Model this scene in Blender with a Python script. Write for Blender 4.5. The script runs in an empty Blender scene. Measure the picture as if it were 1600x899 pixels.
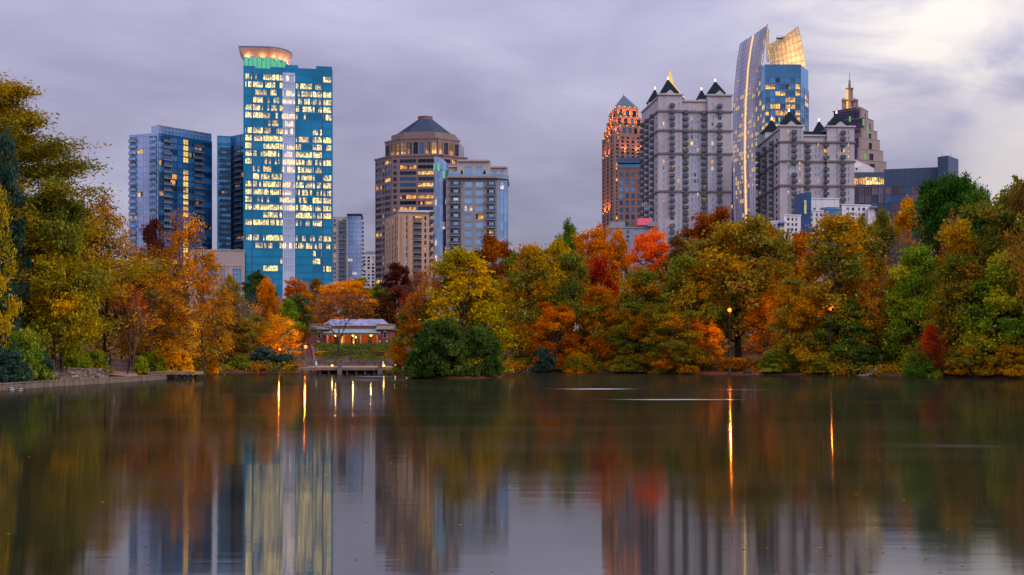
import bpy, math, random
import numpy as np
from mathutils import Vector

# ------------------------------------------------------------------ camera, sky, sun, exposure
sc = bpy.context.scene
COL = sc.collection
F, CX, HOR, CAMZ = 1778.0, 800.0, 545.0, 3.4          # focal length in photo pixels, centre column, horizon row, eye height
cam = bpy.data.cameras.new('camera')
cam.sensor_width = 36.0
cam.lens = 36.0 * F / 1600.0
cam.shift_y = (HOR - 449.5) / 1600.0
cam.clip_end = 9000.0
cam_o = bpy.data.objects.new('camera', cam)
cam_o.location = (0, 0, CAMZ)
cam_o.rotation_euler = (math.radians(90), 0, 0)
COL.objects.link(cam_o)
sc.camera = cam_o

SUN_AZ, SUN_EL = 118.0, 38.0                            # clockwise from the view direction, degrees
world = bpy.data.worlds.new('World')
sc.world = world
world.use_nodes = True
wn, wl = world.node_tree.nodes, world.node_tree.links
wn.clear()


def wnode(t, **kw):
    n = wn.new(t)
    for k, v in kw.items():
        setattr(n, k, v)
    return n


def wmath(op, a, b=None, c=None, clamp=False):
    n = wn.new('ShaderNodeMath')
    n.operation = op
    n.use_clamp = clamp
    for i, v in enumerate((a, b, c)):
        if v is None:
            continue
        if isinstance(v, (int, float)):
            n.inputs[i].default_value = v
        else:
            wl.new(v, n.inputs[i])
    return n.outputs[0]


def wramp(fac, stops):
    n = wn.new('ShaderNodeValToRGB')
    r = n.color_ramp
    while len(r.elements) < len(stops):
        r.elements.new(0.5)
    for e, (p, c) in zip(r.elements, stops):
        e.position = p
        e.color = (*c, 1)
    wl.new(fac, n.inputs[0])
    return n.outputs[0]


def wsmooth(v, a, b):
    n = wn.new('ShaderNodeMapRange')
    n.interpolation_type = 'SMOOTHSTEP'
    n.inputs[1].default_value = a
    n.inputs[2].default_value = b
    wl.new(v, n.inputs[0])
    return n.outputs[0]


def wmix(fac, a, b):
    n = wn.new('ShaderNodeMix')
    n.data_type = 'RGBA'
    wl.new(fac, n.inputs[0])
    for i, v in ((6, a), (7, b)):
        if isinstance(v, tuple):
            n.inputs[i].default_value = (*v, 1)
        else:
            wl.new(v, n.inputs[i])
    return n.outputs[2]


tc = wnode('ShaderNodeTexCoord')
sx = wnode('ShaderNodeSeparateXYZ')
wl.new(tc.outputs['Generated'], sx.inputs[0])
dx, dy, dz = sx.outputs
zc = wmath('MAXIMUM', dz, 0.0)
den = wmath('ADD', zc, 0.17)
cmb = wnode('ShaderNodeCombineXYZ')
wl.new(wmath('DIVIDE', dx, den), cmb.inputs[0])
wl.new(wmath('DIVIDE', dy, den), cmb.inputs[1])


def wnoise(scale, detail, rough, dist, off):
    m = wnode('ShaderNodeMapping')
    m.inputs['Location'].default_value = off
    wl.new(cmb.outputs[0], m.inputs[0])
    n = wnode('ShaderNodeTexNoise')
    n.inputs['Scale'].default_value = scale
    n.inputs['Detail'].default_value = detail
    n.inputs['Roughness'].default_value = rough
    n.inputs['Distortion'].default_value = dist
    wl.new(m.outputs[0], n.inputs['Vector'])
    return n.outputs['Fac']


n1 = wnoise(0.85, 5.0, 0.5, 0.3, (3.1, 0.4, 0))
n2 = wnoise(2.3, 6.0, 0.55, 0.5, (1.7, 5.2, 0))
nn = wmath('ADD', wmath('MULTIPLY', n1, 0.70), wmath('MULTIPLY', n2, 0.30))
# overcast deck: lavender greys, paler towards the horizon where the deck thins
deck = wramp(nn, [(0.33, (0.262, 0.250, 0.380)), (0.45, (0.350, 0.336, 0.490)), (0.56, (0.440, 0.425, 0.585)), (0.68, (0.560, 0.545, 0.695))])
low = wsmooth(zc, 0.16, 0.015)
deck = wmix(wmath('MULTIPLY', low, 0.55), deck, (0.530, 0.530, 0.665))
# break in the clouds to the right of the towers
bd = Vector((math.sin(math.radians(26)) * math.cos(math.radians(14.5)), math.cos(math.radians(26)) * math.cos(math.radians(14.5)), math.sin(math.radians(14.5))))
dot = wmath('ADD', wmath('ADD', wmath('MULTIPLY', dx, bd.x), wmath('MULTIPLY', dy, bd.y)), wmath('MULTIPLY', dz, bd.z))
brk = wsmooth(dot, math.cos(math.radians(16)), math.cos(math.radians(3)))
brk = wmath('MULTIPLY', brk, wmath('MULTIPLY', wsmooth(n2, 0.30, 0.64), wsmooth(zc, 0.15, 0.235)))
b3 = Vector((math.sin(math.radians(24.5)) * math.cos(math.radians(7.6)), math.cos(math.radians(24.5)) * math.cos(math.radians(7.6)), math.sin(math.radians(7.6))))
dot3 = wmath('ADD', wmath('ADD', wmath('MULTIPLY', dx, b3.x), wmath('MULTIPLY', dy, b3.y)), wmath('MULTIPLY', dz, b3.z))
thin = wmath('MULTIPLY', wsmooth(dot3, math.cos(math.radians(4.5)), math.cos(math.radians(0.5))), 0.6)
brk = wmath('MULTIPLY', wmath('ADD', brk, thin), 1.2, clamp=True)
deck = wmix(brk, deck, (0.86, 0.795, 0.755))
# overcast deck raised overhead more steeply than CIE, to light the trees
zenith_gain = wmath('ADD', wmath('MULTIPLY', wmath('POWER', zc, 1.5), 3.5), 0.80)
vm = wnode('ShaderNodeVectorMath', operation='SCALE')
wl.new(deck, vm.inputs[0])
wl.new(zenith_gain, vm.inputs['Scale'])
sky = wnode('ShaderNodeTexSky')
sky.sky_type = 'NISHITA'
sky.sun_disc = False
sky.sun_elevation = math.radians(SUN_EL)
sky.sun_rotation = math.radians(SUN_AZ)
b1 = wnode('ShaderNodeBackground')
b1.inputs['Strength'].default_value = 0.06
wl.new(sky.outputs[0], b1.inputs[0])
b2 = wnode('ShaderNodeBackground')
b2.inputs['Strength'].default_value = 1.0
wl.new(vm.outputs[0], b2.inputs[0])
mx = wnode('ShaderNodeMixShader')
mx.inputs[0].default_value = 0.94                       # cloud cover
wl.new(b1.outputs[0], mx.inputs[1])
wl.new(b2.outputs[0], mx.inputs[2])
wo = wnode('ShaderNodeOutputWorld')
wl.new(mx.outputs[0], wo.inputs[0])

sun = bpy.data.lights.new('sun', 'SUN')
sun.energy = 1.5
sun.angle = math.radians(35)
sun.color = (1.0, 0.93, 0.86)
sun_o = bpy.data.objects.new('sun', sun)
sa, se = math.radians(SUN_AZ), math.radians(SUN_EL)
sdir = Vector((math.sin(sa) * math.cos(se), math.cos(sa) * math.cos(se), math.sin(se)))
sun_o.rotation_euler = (-sdir).to_track_quat('-Z', 'Y').to_euler()
COL.objects.link(sun_o)

sc.view_settings.view_transform = 'Standard'
sc.view_settings.look = 'None'
sc.view_settings.gamma = 1.0
sc.view_settings.use_curve_mapping = False
sc.view_settings.exposure = 0.0
sc.render.engine = 'CYCLES'
sc.cycles.use_denoising = True
sc.cycles.denoiser = 'OPENIMAGEDENOISE'
sc.cycles.max_bounces = 6
sc.cycles.diffuse_bounces = 3
sc.cycles.glossy_bounces = 3
sc.cycles.transmission_bounces = 3
sc.cycles.sample_clamp_indirect = 6.0
sc.cycles.use_light_tree = True


# ------------------------------------------------------------------ helpers
def wx(px, Y):
    return (px - CX) / F * Y


def wz(py, Y):
    return CAMZ + (HOR - py) / F * Y


def lin(h):
    h = h.lstrip('#')
    out = []
    for i in (0, 2, 4):
        c = int(h[i:i + 2], 16) / 255
        out.append(c / 12.92 if c <= 0.04045 else ((c + 0.055) / 1.055) ** 2.4)
    return tuple(out)


def tag(o, label=None, cat=None, group=None, kind=None):
    for k, v in (('label', label), ('category', cat), ('group', group), ('kind', kind)):
        if v:
            o[k] = v
    return o


def empty(name, loc, rz=0.0):
    o = bpy.data.objects.new(name, None)
    o.location = loc
    o.rotation_euler = (0, 0, rz)
    o.empty_display_size = 0.5
    COL.objects.link(o)
    return o


def link(name, mesh, parent=None, loc=(0, 0, 0), rz=0.0):
    o = bpy.data.objects.new(name, mesh)
    o.location = loc
    o.rotation_euler = (0, 0, rz)
    if parent is not None:
        o.parent = parent
    COL.objects.link(o)
    return o


def setmat(o, m, slot=0):
    s = o.material_slots[slot]
    s.link = 'OBJECT'
    s.material = m


class MB:
    """collects faces for one mesh object"""

    def __init__(s):
        s.v, s.f, s.m, s.sm = [], [], [], []

    def face(s, pts, m=0, smooth=False):
        b = len(s.v)
        s.v.extend([tuple(p) for p in pts])
        s.f.append(tuple(range(b, b + len(pts))))
        s.m.append(m)
        s.sm.append(smooth)

    def box(s, x0, x1, y0, y1, z0, z1, m=0):
        b = len(s.v)
        s.v += [(x0, y0, z0), (x1, y0, z0), (x1, y1, z0), (x0, y1, z0), (x0, y0, z1), (x1, y0, z1), (x1, y1, z1), (x0, y1, z1)]
        for q in ((0, 3, 2, 1), (4, 5, 6, 7), (0, 1, 5, 4), (1, 2, 6, 5), (2, 3, 7, 6), (3, 0, 4, 7)):
            s.f.append(tuple(b + i for i in q))
            s.m.append(m)
            s.sm.append(False)

    def obox(s, P, U, N, u0, u1, d0, d1, z0, z1, m=0):
        """box in a facade frame: U along the wall, N out of it"""
        b = len(s.v)
        for z in (z0, z1):
            for (u, d) in ((u0, d1), (u1, d1), (u1, d0), (u0, d0)):
                s.v.append((P[0] + U[0] * u + N[0] * d, P[1] + U[1] * u + N[1] * d, z))
        for q in ((0, 3, 2, 1), (4, 5, 6, 7), (0, 1, 5, 4), (1, 2, 6, 5), (2, 3, 7, 6), (3, 0, 4, 7)):
            s.f.append(tuple(b + i for i in q))
            s.m.append(m)
            s.sm.append(False)

    def prism(s, poly, z0, z1, m=0, mtop=None, top=None):
        """vertical prism; `top` an optional polygon for the upper ring (frustum)"""
        n = len(poly)
        tp = top or poly
        b = len(s.v)
        s.v += [(p[0], p[1], z0) for p in poly] + [(p[0], p[1], z1) for p in tp]
        for i in range(n):
            j = (i + 1) % n
            s.f.append((b + i, b + j, b + n + j, b + n + i))
            s.m.append(m)
            s.sm.append(False)
        s.f.append(tuple(b + n + i for i in range(n)))
        s.m.append(m if mtop is None else mtop)
        s.sm.append(False)
        s.f.append(tuple(b + n - 1 - i for i in range(n)))
        s.m.append(m)
        s.sm.append(False)

    def pyramid(s, poly, z0, apex, m=0):
        n = len(poly)
        for i in range(n):
            a, c = poly[i], poly[(i + 1) % n]
            s.face([(a[0], a[1], z0), (c[0], c[1], z0), apex], m)
        s.face([(p[0], p[1], z0) for p in reversed(poly)], m)

    def tube(s, pts, rad, sides=6, m=0, cap=True, smooth=True):
        pts = [Vector(p) for p in pts]
        n = len(pts)
        if isinstance(rad, (int, float)):
            rad = [rad] * n
        b = len(s.v)
        for i, p in enumerate(pts):
            t = (pts[min(i + 1, n - 1)] - pts[max(i - 1, 0)])
            t = t.normalized() if t.length > 1e-9 else Vector((0, 0, 1))
            a = t.cross(Vector((0, 0, 1)) if abs(t.z) < 0.9 else Vector((1, 0, 0))).normalized()
            c = t.cross(a)
            for k in range(sides):
                an = 2 * math.pi * k / sides
                s.v.append(tuple(p + (a * math.cos(an) + c * math.sin(an)) * rad[i]))
        for i in range(n - 1):
            for k in range(sides):
                k2 = (k + 1) % sides
                s.f.append((b + i * sides + k, b + (i + 1) * sides + k, b + (i + 1) * sides + k2, b + i * sides + k2))
                s.m.append(m)
                s.sm.append(smooth)
        if cap:
            s.f.append(tuple(b + k for k in range(sides)))
            s.f.append(tuple(b + (n - 1) * sides + sides - 1 - k for k in range(sides)))
            s.m += [m, m]
            s.sm += [False, False]

    def lathe(s, prof, c=(0, 0), sides=12, m=0, smooth=True, z0=0.0):
        """profile of (radius, z) turned about a vertical axis"""
        b = len(s.v)
        for (r, z) in prof:
            for k in range(sides):
                an = 2 * math.pi * k / sides
                s.v.append((c[0] + r * math.cos(an), c[1] + r * math.sin(an), z0 + z))
        for i in range(len(prof) - 1):
            for k in range(sides):
                k2 = (k + 1) % sides
                s.f.append((b + i * sides + k, b + i * sides + k2, b + (i + 1) * sides + k2, b + (i + 1) * sides + k))
                s.m.append(m)
                s.sm.append(smooth)
        s.f.append(tuple(b + sides - 1 - k for k in range(sides)))
        s.f.append(tuple(b + (len(prof) - 1) * sides + k for k in range(sides)))
        s.m += [m, m]
        s.sm += [False, False]

    def mesh(s, name, mats):
        me = bpy.data.meshes.new(name)
        me.from_pydata(s.v, [], s.f)
        for mt in mats:
            me.materials.append(mt)
        me.polygons.foreach_set('material_index', s.m)
        me.polygons.foreach_set('use_smooth', s.sm)
        me.update()
        return me

    def build(s, name, mats, parent=None, loc=(0, 0, 0), rz=0.0):
        if not isinstance(mats, (list, tuple)):
            mats = [mats]
        return link(name, s.mesh(name, mats), parent, loc, rz)


# ------------------------------------------------------------------ materials
class NT:
    def __init__(s, name):
        s.mat = bpy.data.materials.new(name)
        s.mat.use_nodes = True
        s.n, s.l = s.mat.node_tree.nodes, s.mat.node_tree.links
        s.n.clear()
        s.out = s.n.new('ShaderNodeOutputMaterial')

    def add(s, t, ins=None, **kw):
        n = s.n.new(t)
        for k, v in kw.items():
            setattr(n, k, v)
        for k, v in (ins or {}).items():
            s.put(n.inputs[k], v)
        return n

    def put(s, sock, v):
        if hasattr(v, 'is_output') or isinstance(v, bpy.types.NodeSocket):
            s.l.new(v, sock)
        elif isinstance(v, tuple) and len(v) == 3 and sock.type == 'RGBA':
            sock.default_value = (*v, 1)
        else:
            sock.default_value = v

    def math(s, op, a, b=0.0, clamp=False):
        n = s.add('ShaderNodeMath', operation=op, use_clamp=clamp)
        s.put(n.inputs[0], a)
        s.put(n.inputs[1], b)
        return n.outputs[0]

    def mix(s, fac, a, b, blend='MIX'):
        n = s.add('ShaderNodeMix', data_type='RGBA', blend_type=blend)
        s.put(n.inputs[0], fac)
        s.put(n.inputs[6], a)
        s.put(n.inputs[7], b)
        return n.outputs[2]

    def rng(s, v, a, b, c=0.0, d=1.0, smooth=True):
        n = s.add('ShaderNodeMapRange', {0: v, 1: a, 2: b, 3: c, 4: d})
        if smooth:
            n.interpolation_type = 'SMOOTHSTEP'
        return n.outputs[0]

    def noise(s, vec, scale, detail=3.0, rough=0.5, dist=0.0):
        return s.add('ShaderNodeTexNoise', {'Vector': vec, 'Scale': scale, 'Detail': detail, 'Roughness': rough, 'Distortion': dist})

    def mapping(s, vec, scale=(1, 1, 1), loc=(0, 0, 0)):
        return s.add('ShaderNodeMapping', {'Vector': vec, 'Scale': scale, 'Location': loc}).outputs[0]

    def done(s, shader):
        s.l.new(shader, s.out.inputs[0])
        return s.mat


def plain(name, col, rough=0.7, metal=0.0, var=0.18, scale=0.6, bump=0.0, spec=0.4, streak=False):
    """painted / mineral surface with grain and blotches"""
    t = NT(name)
    p = t.add('ShaderNodeNewGeometry').outputs['Position']
    if streak:
        p = t.mapping(p, (1.6, 1.6, 0.18))
    n = t.noise(p, scale, 5.0, 0.6).outputs['Fac']
    f = t.rng(n, 0.3, 0.7, 1 - var, 1 + var, False)
    c = t.add('ShaderNodeVectorMath', operation='SCALE')
    c.inputs[0].default_value = col
    t.put(c.inputs['Scale'], f)
    b = t.add('ShaderNodeBsdfPrincipled', {'Base Color': c.outputs[0], 'Roughness': rough, 'Metallic': metal, 'Specular IOR Level': spec})
    if bump:
        bn = t.add('ShaderNodeBump', {'Strength': bump, 'Distance': 0.05, 'Height': t.noise(p, scale * 9, 4.0).outputs['Fac']})
        t.put(b.inputs['Normal'], bn.outputs[0])
    return t.done(b.outputs[0])


def glass(name, col, rough=0.08, metal=0.85, var=0.25, wob=0.02):
    """coated curtain-wall glass: tinted mirror, each pane slightly out of true"""
    t = NT(name)
    oi = t.add('ShaderNodeObjectInfo')
    p = t.add('ShaderNodeNewGeometry').outputs['Position']
    f = t.math('ADD', t.math('MULTIPLY', t.math('SUBTRACT', oi.outputs['Random'], 0.5), var * 2), 1.0)
    n = t.noise(t.mapping(p, (0.12, 0.12, 0.05)), 1.0, 3.0).outputs['Fac']
    f = t.math('MULTIPLY', f, t.rng(n, 0.3, 0.7, 0.85, 1.15, False))
    c = t.add('ShaderNodeVectorMath', operation='SCALE')
    c.inputs[0].default_value = col
    t.put(c.inputs['Scale'], f)
    b = t.add('ShaderNodeBsdfPrincipled', {'Base Color': c.outputs[0], 'Roughness': rough, 'Metallic': metal})
    bn = t.add('ShaderNodeBump', {'Strength': wob, 'Distance': 1.0, 'Height': t.noise(p, 0.7, 2.0).outputs['Fac']})
    t.put(b.inputs['Normal'], bn.outputs[0])
    return t.done(b.outputs[0])


def lit(name, col, col2, strength, on=0.75, gl=(0.05, 0.1, 0.14), cell=1.3, clutter=0.7):
    """window with lamps burning inside: some bays on, some off, furniture and ceiling lights"""
    t = NT(name)
    oi = t.add('ShaderNodeObjectInfo')
    co = t.add('ShaderNodeTexCoord').outputs['Object']
    s = t.add('ShaderNodeSeparateXYZ', {0: co})
    rn = oi.outputs['Random']
    cx = t.math('FLOOR', t.math('ADD', t.math('DIVIDE', s.outputs[0], cell), t.math('MULTIPLY', rn, 977.0)))
    w = t.add('ShaderNodeTexWhiteNoise', {'W': cx}, noise_dimensions='1D')
    onf = t.math('LESS_THAN', w.outputs['Value'], on)
    br = t.add('ShaderNodeTexWhiteNoise', {'W': t.math('ADD', cx, 31.7)}, noise_dimensions='1D')
    off = t.add('ShaderNodeCombineXYZ', {0: t.math('MULTIPLY', rn, 300.0), 1: 0.0, 2: t.math('MULTIPLY', rn, 170.0)})
    vv = t.add('ShaderNodeVectorMath', operation='ADD')
    t.put(vv.inputs[0], co)
    t.put(vv.inputs[1], off.outputs[0])
    cl = t.rng(t.noise(vv.outputs[0], 1.1, 2.0, 0.6).outputs['Fac'], 0.36, 0.6, 1 - clutter, 1.25, False)
    bh = t.add('ShaderNodeTexWhiteNoise', {'W': t.math('ADD', cx, 77.3)}, noise_dimensions='1D')
    top = t.math('ADD', t.math('MULTIPLY', bh.outputs['Value'], 2.6), 0.9)      # blinds let down to different heights
    cl = t.math('MULTIPLY', cl, t.math('ADD', t.math('MULTIPLY', t.math('LESS_THAN', s.outputs[2], top), 0.75), 0.25))
    st = t.math('MULTIPLY', t.math('MULTIPLY', onf, cl), t.math('MULTIPLY', t.math('ADD', t.math('MULTIPLY', br.outputs['Value'], 0.8), 0.45), strength))
    ec = t.mix(br.outputs['Value'], col, col2)
    b = t.add('ShaderNodeBsdfPrincipled', {'Base Color': gl, 'Roughness': 0.1, 'Metallic': 0.75, 'Emission Color': ec, 'Emission Strength': st})
    return t.done(b.outputs[0])


def glow(name, col, strength):
    t = NT(name)
    e = t.add('ShaderNodeEmission', {'Color': col, 'Strength': strength})
    return t.done(e.outputs[0])


def leafmat(name, c1, c2, c3, trans=0.28):
    """leaves: three tints shared out by bough, spray and leaf"""
    t = NT(name)
    a = t.add('ShaderNodeAttribute', attribute_name='tint')
    s = t.add('ShaderNodeSeparateColor', {0: a.outputs['Color']})
    oi = t.add('ShaderNodeObjectInfo')
    v = t.math('ADD', t.math('MULTIPLY', s.outputs[0], 0.40), t.math('ADD', t.math('MULTIPLY', s.outputs[1], 0.32), t.math('MULTIPLY', s.outputs[2], 0.28)))
    v = t.math('ADD', v, t.math('MULTIPLY', t.math('SUBTRACT', oi.outputs['Random'], 0.5), 0.16))
    r = t.add('ShaderNodeValToRGB', {0: v})
    e = r.color_ramp.elements
    e.new(0.5)
    for el, (p, c) in zip(e, ((0.24, lin(c1)), (0.5, lin(c2)), (0.76, lin(c3)))):
        el.position = p
        el.color = (*c, 1)
    w = t.rng(s.outputs[2], 0.0, 1.0, 0.92, 1.46, False)
    c = t.add('ShaderNodeVectorMath', operation='SCALE')
    t.put(c.inputs[0], r.outputs[0])
    t.put(c.inputs['Scale'], w)
    hs = t.add('ShaderNodeHueSaturation', {'Saturation': 1.07, 'Value': 1.08, 'Color': c.outputs[0]})
    d = t.add('ShaderNodeBsdfDiffuse', {'Color': hs.outputs[0], 'Roughness': 0.4})
    tr = t.add('ShaderNodeBsdfTranslucent', {'Color': hs.outputs[0]})
    m = t.add('ShaderNodeMixShader', {0: trans})
    t.put(m.inputs[1], d.outputs[0])
    t.put(m.inputs[2], tr.outputs[0])
    return t.done(m.outputs[0])


def bark(name, c1, c2):
    t = NT(name)
    p = t.add('ShaderNodeTexCoord').outputs['Object']
    n = t.noise(t.mapping(p, (4, 4, 0.9)), 1.0, 5.0, 0.65).outputs['Fac']
    c = t.mix(t.rng(n, 0.35, 0.65), c1, c2)
    b = t.add('ShaderNodeBsdfPrincipled', {'Base Color': c, 'Roughness': 0.9, 'Specular IOR Level': 0.2})
    bn = t.add('ShaderNodeBump', {'Strength': 0.6, 'Distance': 0.04, 'Height': n})
    t.put(b.inputs['Normal'], bn.outputs[0])
    return t.done(b.outputs[0])


def litter(name, cols, scale=0.35):
    """ground strewn with fallen leaves, bare earth between"""
    t = NT(name)
    p = t.add('ShaderNodeNewGeometry').outputs['Position']
    big = t.noise(p, scale * 0.3, 4.0, 0.6).outputs['Fac']
    c = t.mix(t.rng(big, 0.4, 0.62), cols[0], cols[1])
    vo = t.add('ShaderNodeTexVoronoi', {'Vector': p, 'Scale': 7.0})
    sp = t.add('ShaderNodeSeparateColor', {0: vo.outputs['Color']})
    c = t.mix(t.math('MULTIPLY', t.rng(sp.outputs[0], 0.45, 0.6), 0.8), c, cols[2])
    c = t.mix(t.math('MULTIPLY', t.rng(sp.outputs[1], 0.72, 0.82), 0.8), c, cols[3])
    b = t.add('ShaderNodeBsdfPrincipled', {'Base Color': c, 'Roughness': 0.95, 'Specular IOR Level': 0.15})
    bn = t.add('ShaderNodeBump', {'Strength': 0.5, 'Distance': 0.06, 'Height': vo.outputs['Distance']})
    t.put(b.inputs['Normal'], bn.outputs[0])
    return t.done(b.outputs[0])


def brickmat(name, c1, c2, mortar, scale=1.0):
    t = NT(name)
    p = t.add('ShaderNodeTexCoord').outputs['Object']
    s = t.add('ShaderNodeSeparateXYZ', {0: p})
    v = t.add('ShaderNodeCombineXYZ', {0: t.math('ADD', s.outputs[0], s.outputs[1]), 1: s.outputs[2], 2: 0.0})
    br = t.add('ShaderNodeTexBrick', {'Vector': v.outputs[0], 'Color1': c1, 'Color2': c2, 'Mortar': mortar, 'Scale': 3.0 * scale, 'Mortar Size': 0.02})
    n = t.noise(p, 0.9, 4.0).outputs['Fac']
    c = t.mix(t.rng(n, 0.3, 0.7, 0.0, 0.35), br.outputs['Color'], c2)
    b = t.add('ShaderNodeBsdfPrincipled', {'Base Color': c, 'Roughness': 0.88})
    return t.done(b.outputs[0])


M = {}
M['stone'] = plain('grey_stone', (0.47, 0.425, 0.435), 0.85, var=0.16, scale=0.12)
M['stone_trim'] = plain('dark_cornice', (0.20, 0.165, 0.16), 0.85, var=0.15, scale=0.3)
M['slate_roof'] = plain('dark_green_roof', (0.010, 0.016, 0.023), 0.85, var=0.2, scale=0.5, spec=0.12)
M['dark'] = plain('dark_metal', (0.025, 0.026, 0.03), 0.5, var=0.1)
M['rail'] = plain('dark_railing', (0.10, 0.12, 0.15), 0.5, var=0.2)
M['slab'] = plain('pale_slab', (0.36, 0.35, 0.37), 0.8, var=0.12)
M['concrete'] = plain('beige_concrete', (0.42, 0.345, 0.31), 0.85, var=0.1, scale=0.15, streak=True)
M['peach'] = plain('peach_stucco', (0.62, 0.37, 0.225), 0.85, var=0.08, scale=0.15, streak=True)
M['pink_granite'] = plain('pink_granite', (0.235, 0.155, 0.145), 0.6, var=0.12, scale=0.2)
M['brown_granite'] = plain('red_brown_granite', (0.28, 0.14, 0.10), 0.7, var=0.14, scale=0.2)
M['tan_wall'] = plain('grey_tan_wall', (0.30, 0.265, 0.255), 0.8, var=0.1, scale=0.2)
M['tan_light'] = plain('light_tan_wall', (0.45, 0.39, 0.36), 0.8, var=0.1, scale=0.2)
M['white_wall'] = plain('white_render', (0.72, 0.67, 0.66), 0.8, var=0.07, scale=0.2, streak=True)
M['blue_panel'] = plain('slate_blue_panel', (0.060, 0.095, 0.165), 0.5, var=0.1, scale=0.2)
M['blue_paint'] = plain('deep_blue_paint', (0.02, 0.075, 0.20), 0.5, var=0.1)
M['red_roof'] = plain('red_roof', (0.50, 0.045, 0.07), 0.6, var=0.15)
M['grey_wall'] = plain('blue_grey_wall', (0.27, 0.29, 0.34), 0.8, var=0.1)
M['teal_roof'] = plain('teal_copper_roof', (0.035, 0.080, 0.110), 0.45, metal=0.2, var=0.15, scale=0.4)
M['dome_roof'] = plain('blue_grey_roof', (0.115, 0.15, 0.20), 0.5, metal=0.2, var=0.12, scale=0.3)
M['tan_stone'] = plain('pale_tan_stone', (0.31, 0.235, 0.215), 0.8, var=0.1, scale=0.2)
M['frame'] = plain('window_frame', (0.10, 0.11, 0.13), 0.5, var=0.1)
M['frame_light'] = plain('pale_frame', (0.55, 0.52, 0.55), 0.6, var=0.1)
M['teal_spandrel'] = glass('teal_spandrel', (0.028, 0.27, 0.45), 0.18, 0.75, 0.0)
M['teal'] = glass('teal_glass', (0.035, 0.34, 0.53), 0.10, 0.8, 0.16)
M['reflection_band'] = glass('painted_reflection_glass', (0.74, 0.80, 0.96), 0.12, 0.85, 0.06)  # brighter sky mirrored by this facet, put into the glass colour
M['navy'] = glass('navy_glass', (0.07, 0.155, 0.26), 0.08, 0.85, 0.45)
M['blue'] = glass('mid_blue_glass', (0.14, 0.37, 0.60), 0.08, 0.85, 0.3)
M['sky_glass'] = glass('pale_sky_glass', (0.46, 0.56, 0.80), 0.10, 0.85, 0.12)
M['aqua'] = glass('aqua_glass', (0.34, 0.60, 0.82), 0.08, 0.85, 0.15)
M['violet'] = glass('violet_grey_glass', (0.43, 0.41, 0.49), 0.22, 0.75, 0.08)
M['purple'] = glass('dark_purple_glass', (0.09, 0.065, 0.12), 0.12, 0.85, 0.25)
M['bronze'] = glass('bronze_glass', (0.22, 0.15, 0.16), 0.10, 0.85, 0.4)
M['black_glass'] = glass('black_glass', (0.030, 0.040, 0.062), 0.10, 0.8, 0.5)
WARM, AMBER, PALE, ORG = (1.0, 0.61, 0.10), (1.0, 0.46, 0.07), (1.0, 0.72, 0.22), (1.0, 0.33, 0.05)
M['lit_teal'] = lit('lit_office', WARM, PALE, 1.75, 0.80, (0.03, 0.22, 0.36), 0.95, 0.85)
M['lit_teal_part'] = lit('part_lit_office', WARM, (1.0, 0.58, 0.15), 1.4, 0.48, (0.03, 0.22, 0.36), 0.95, 0.85)
M['lit_teal_full'] = lit('fully_lit_office', PALE, WARM, 1.9, 0.97, (0.03, 0.22, 0.36), 0.95, 0.7)
M['lit_pale'] = lit('lit_reflection_band', PALE, WARM, 1.3, 0.75, (0.75, 0.80, 0.95), 1.35)
M['lit_warm'] = lit('lit_room', WARM, AMBER, 1.5, 0.9, (0.1, 0.1, 0.12), 1.6)
M['lit_amber'] = lit('amber_room', AMBER, (1.0, 0.42, 0.08), 1.15, 0.8, (0.06, 0.06, 0.08), 1.6)
M['lit_dim'] = lit('dim_room', (1.0, 0.62, 0.32), AMBER, 0.55, 0.75, (0.2, 0.22, 0.28), 1.4)
M['lit_pink'] = lit('rosy_room', (1.0, 0.60, 0.42), (1.0, 0.72, 0.5), 0.8, 0.8, (0.34, 0.45, 0.65), 1.5)
M['lit_green'] = glow('green_lit_glass', (0.22, 0.85, 0.50), 0.62)
M['lit_stair'] = lit('lit_stair', (1.0, 0.62, 0.12), (1.0, 0.52, 0.08), 1.3, 1.0, (0.1, 0.1, 0.1), 3.0, 0.35)
M['gold'] = plain('gilded_metal', (0.55, 0.40, 0.19), 0.5, 0.3, 0.2)
M['gold_lit'] = glow('gold_glow', (1.0, 0.56, 0.13), 1.15)  # lamps, and the glow put on spire parts that are no lamps
M['white_lamp'] = glow('white_lamp', (1.0, 0.92, 0.70), 2.2)
M['red_lamp'] = glow('red_beacon', (1.0, 0.05, 0.05), 1.6)
M['orange_lamp'] = glow('orange_lamp', (1.0, 0.36, 0.04), 2.6)
M['orange_hot'] = glow('orange_street_globe', (1.0, 0.15, 0.012), 6.0)
M['warm_lamp'] = glow('warm_lamp', (1.0, 0.50, 0.08), 8.0)


# ------------------------------------------------------------------ lake outline and terrain
def P(px, Y):
    return (wx(px, Y), Y)


LAKE = [P(-60, 90), P(0, 93), P(100, 104), P(200, 116), P(275, 131), P(318, 150), P(345, 157), P(400, 160), P(470, 162), P(560, 163), P(640, 165), P(800, 163), P(900, 160), P(1000, 158), P(1100, 150), P(1200, 147), P(1300, 144), P(1400, 138), P(1500, 133), P(1600, 129), P(1670, 118), (80, 98), (88, 60), (72, 22), (40, 8), (0, 7), (-40, 8), (-62, 30), (-60, 62)]
_A = np.array(LAKE)
_B = np.roll(_A, -1, axis=0)


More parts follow.
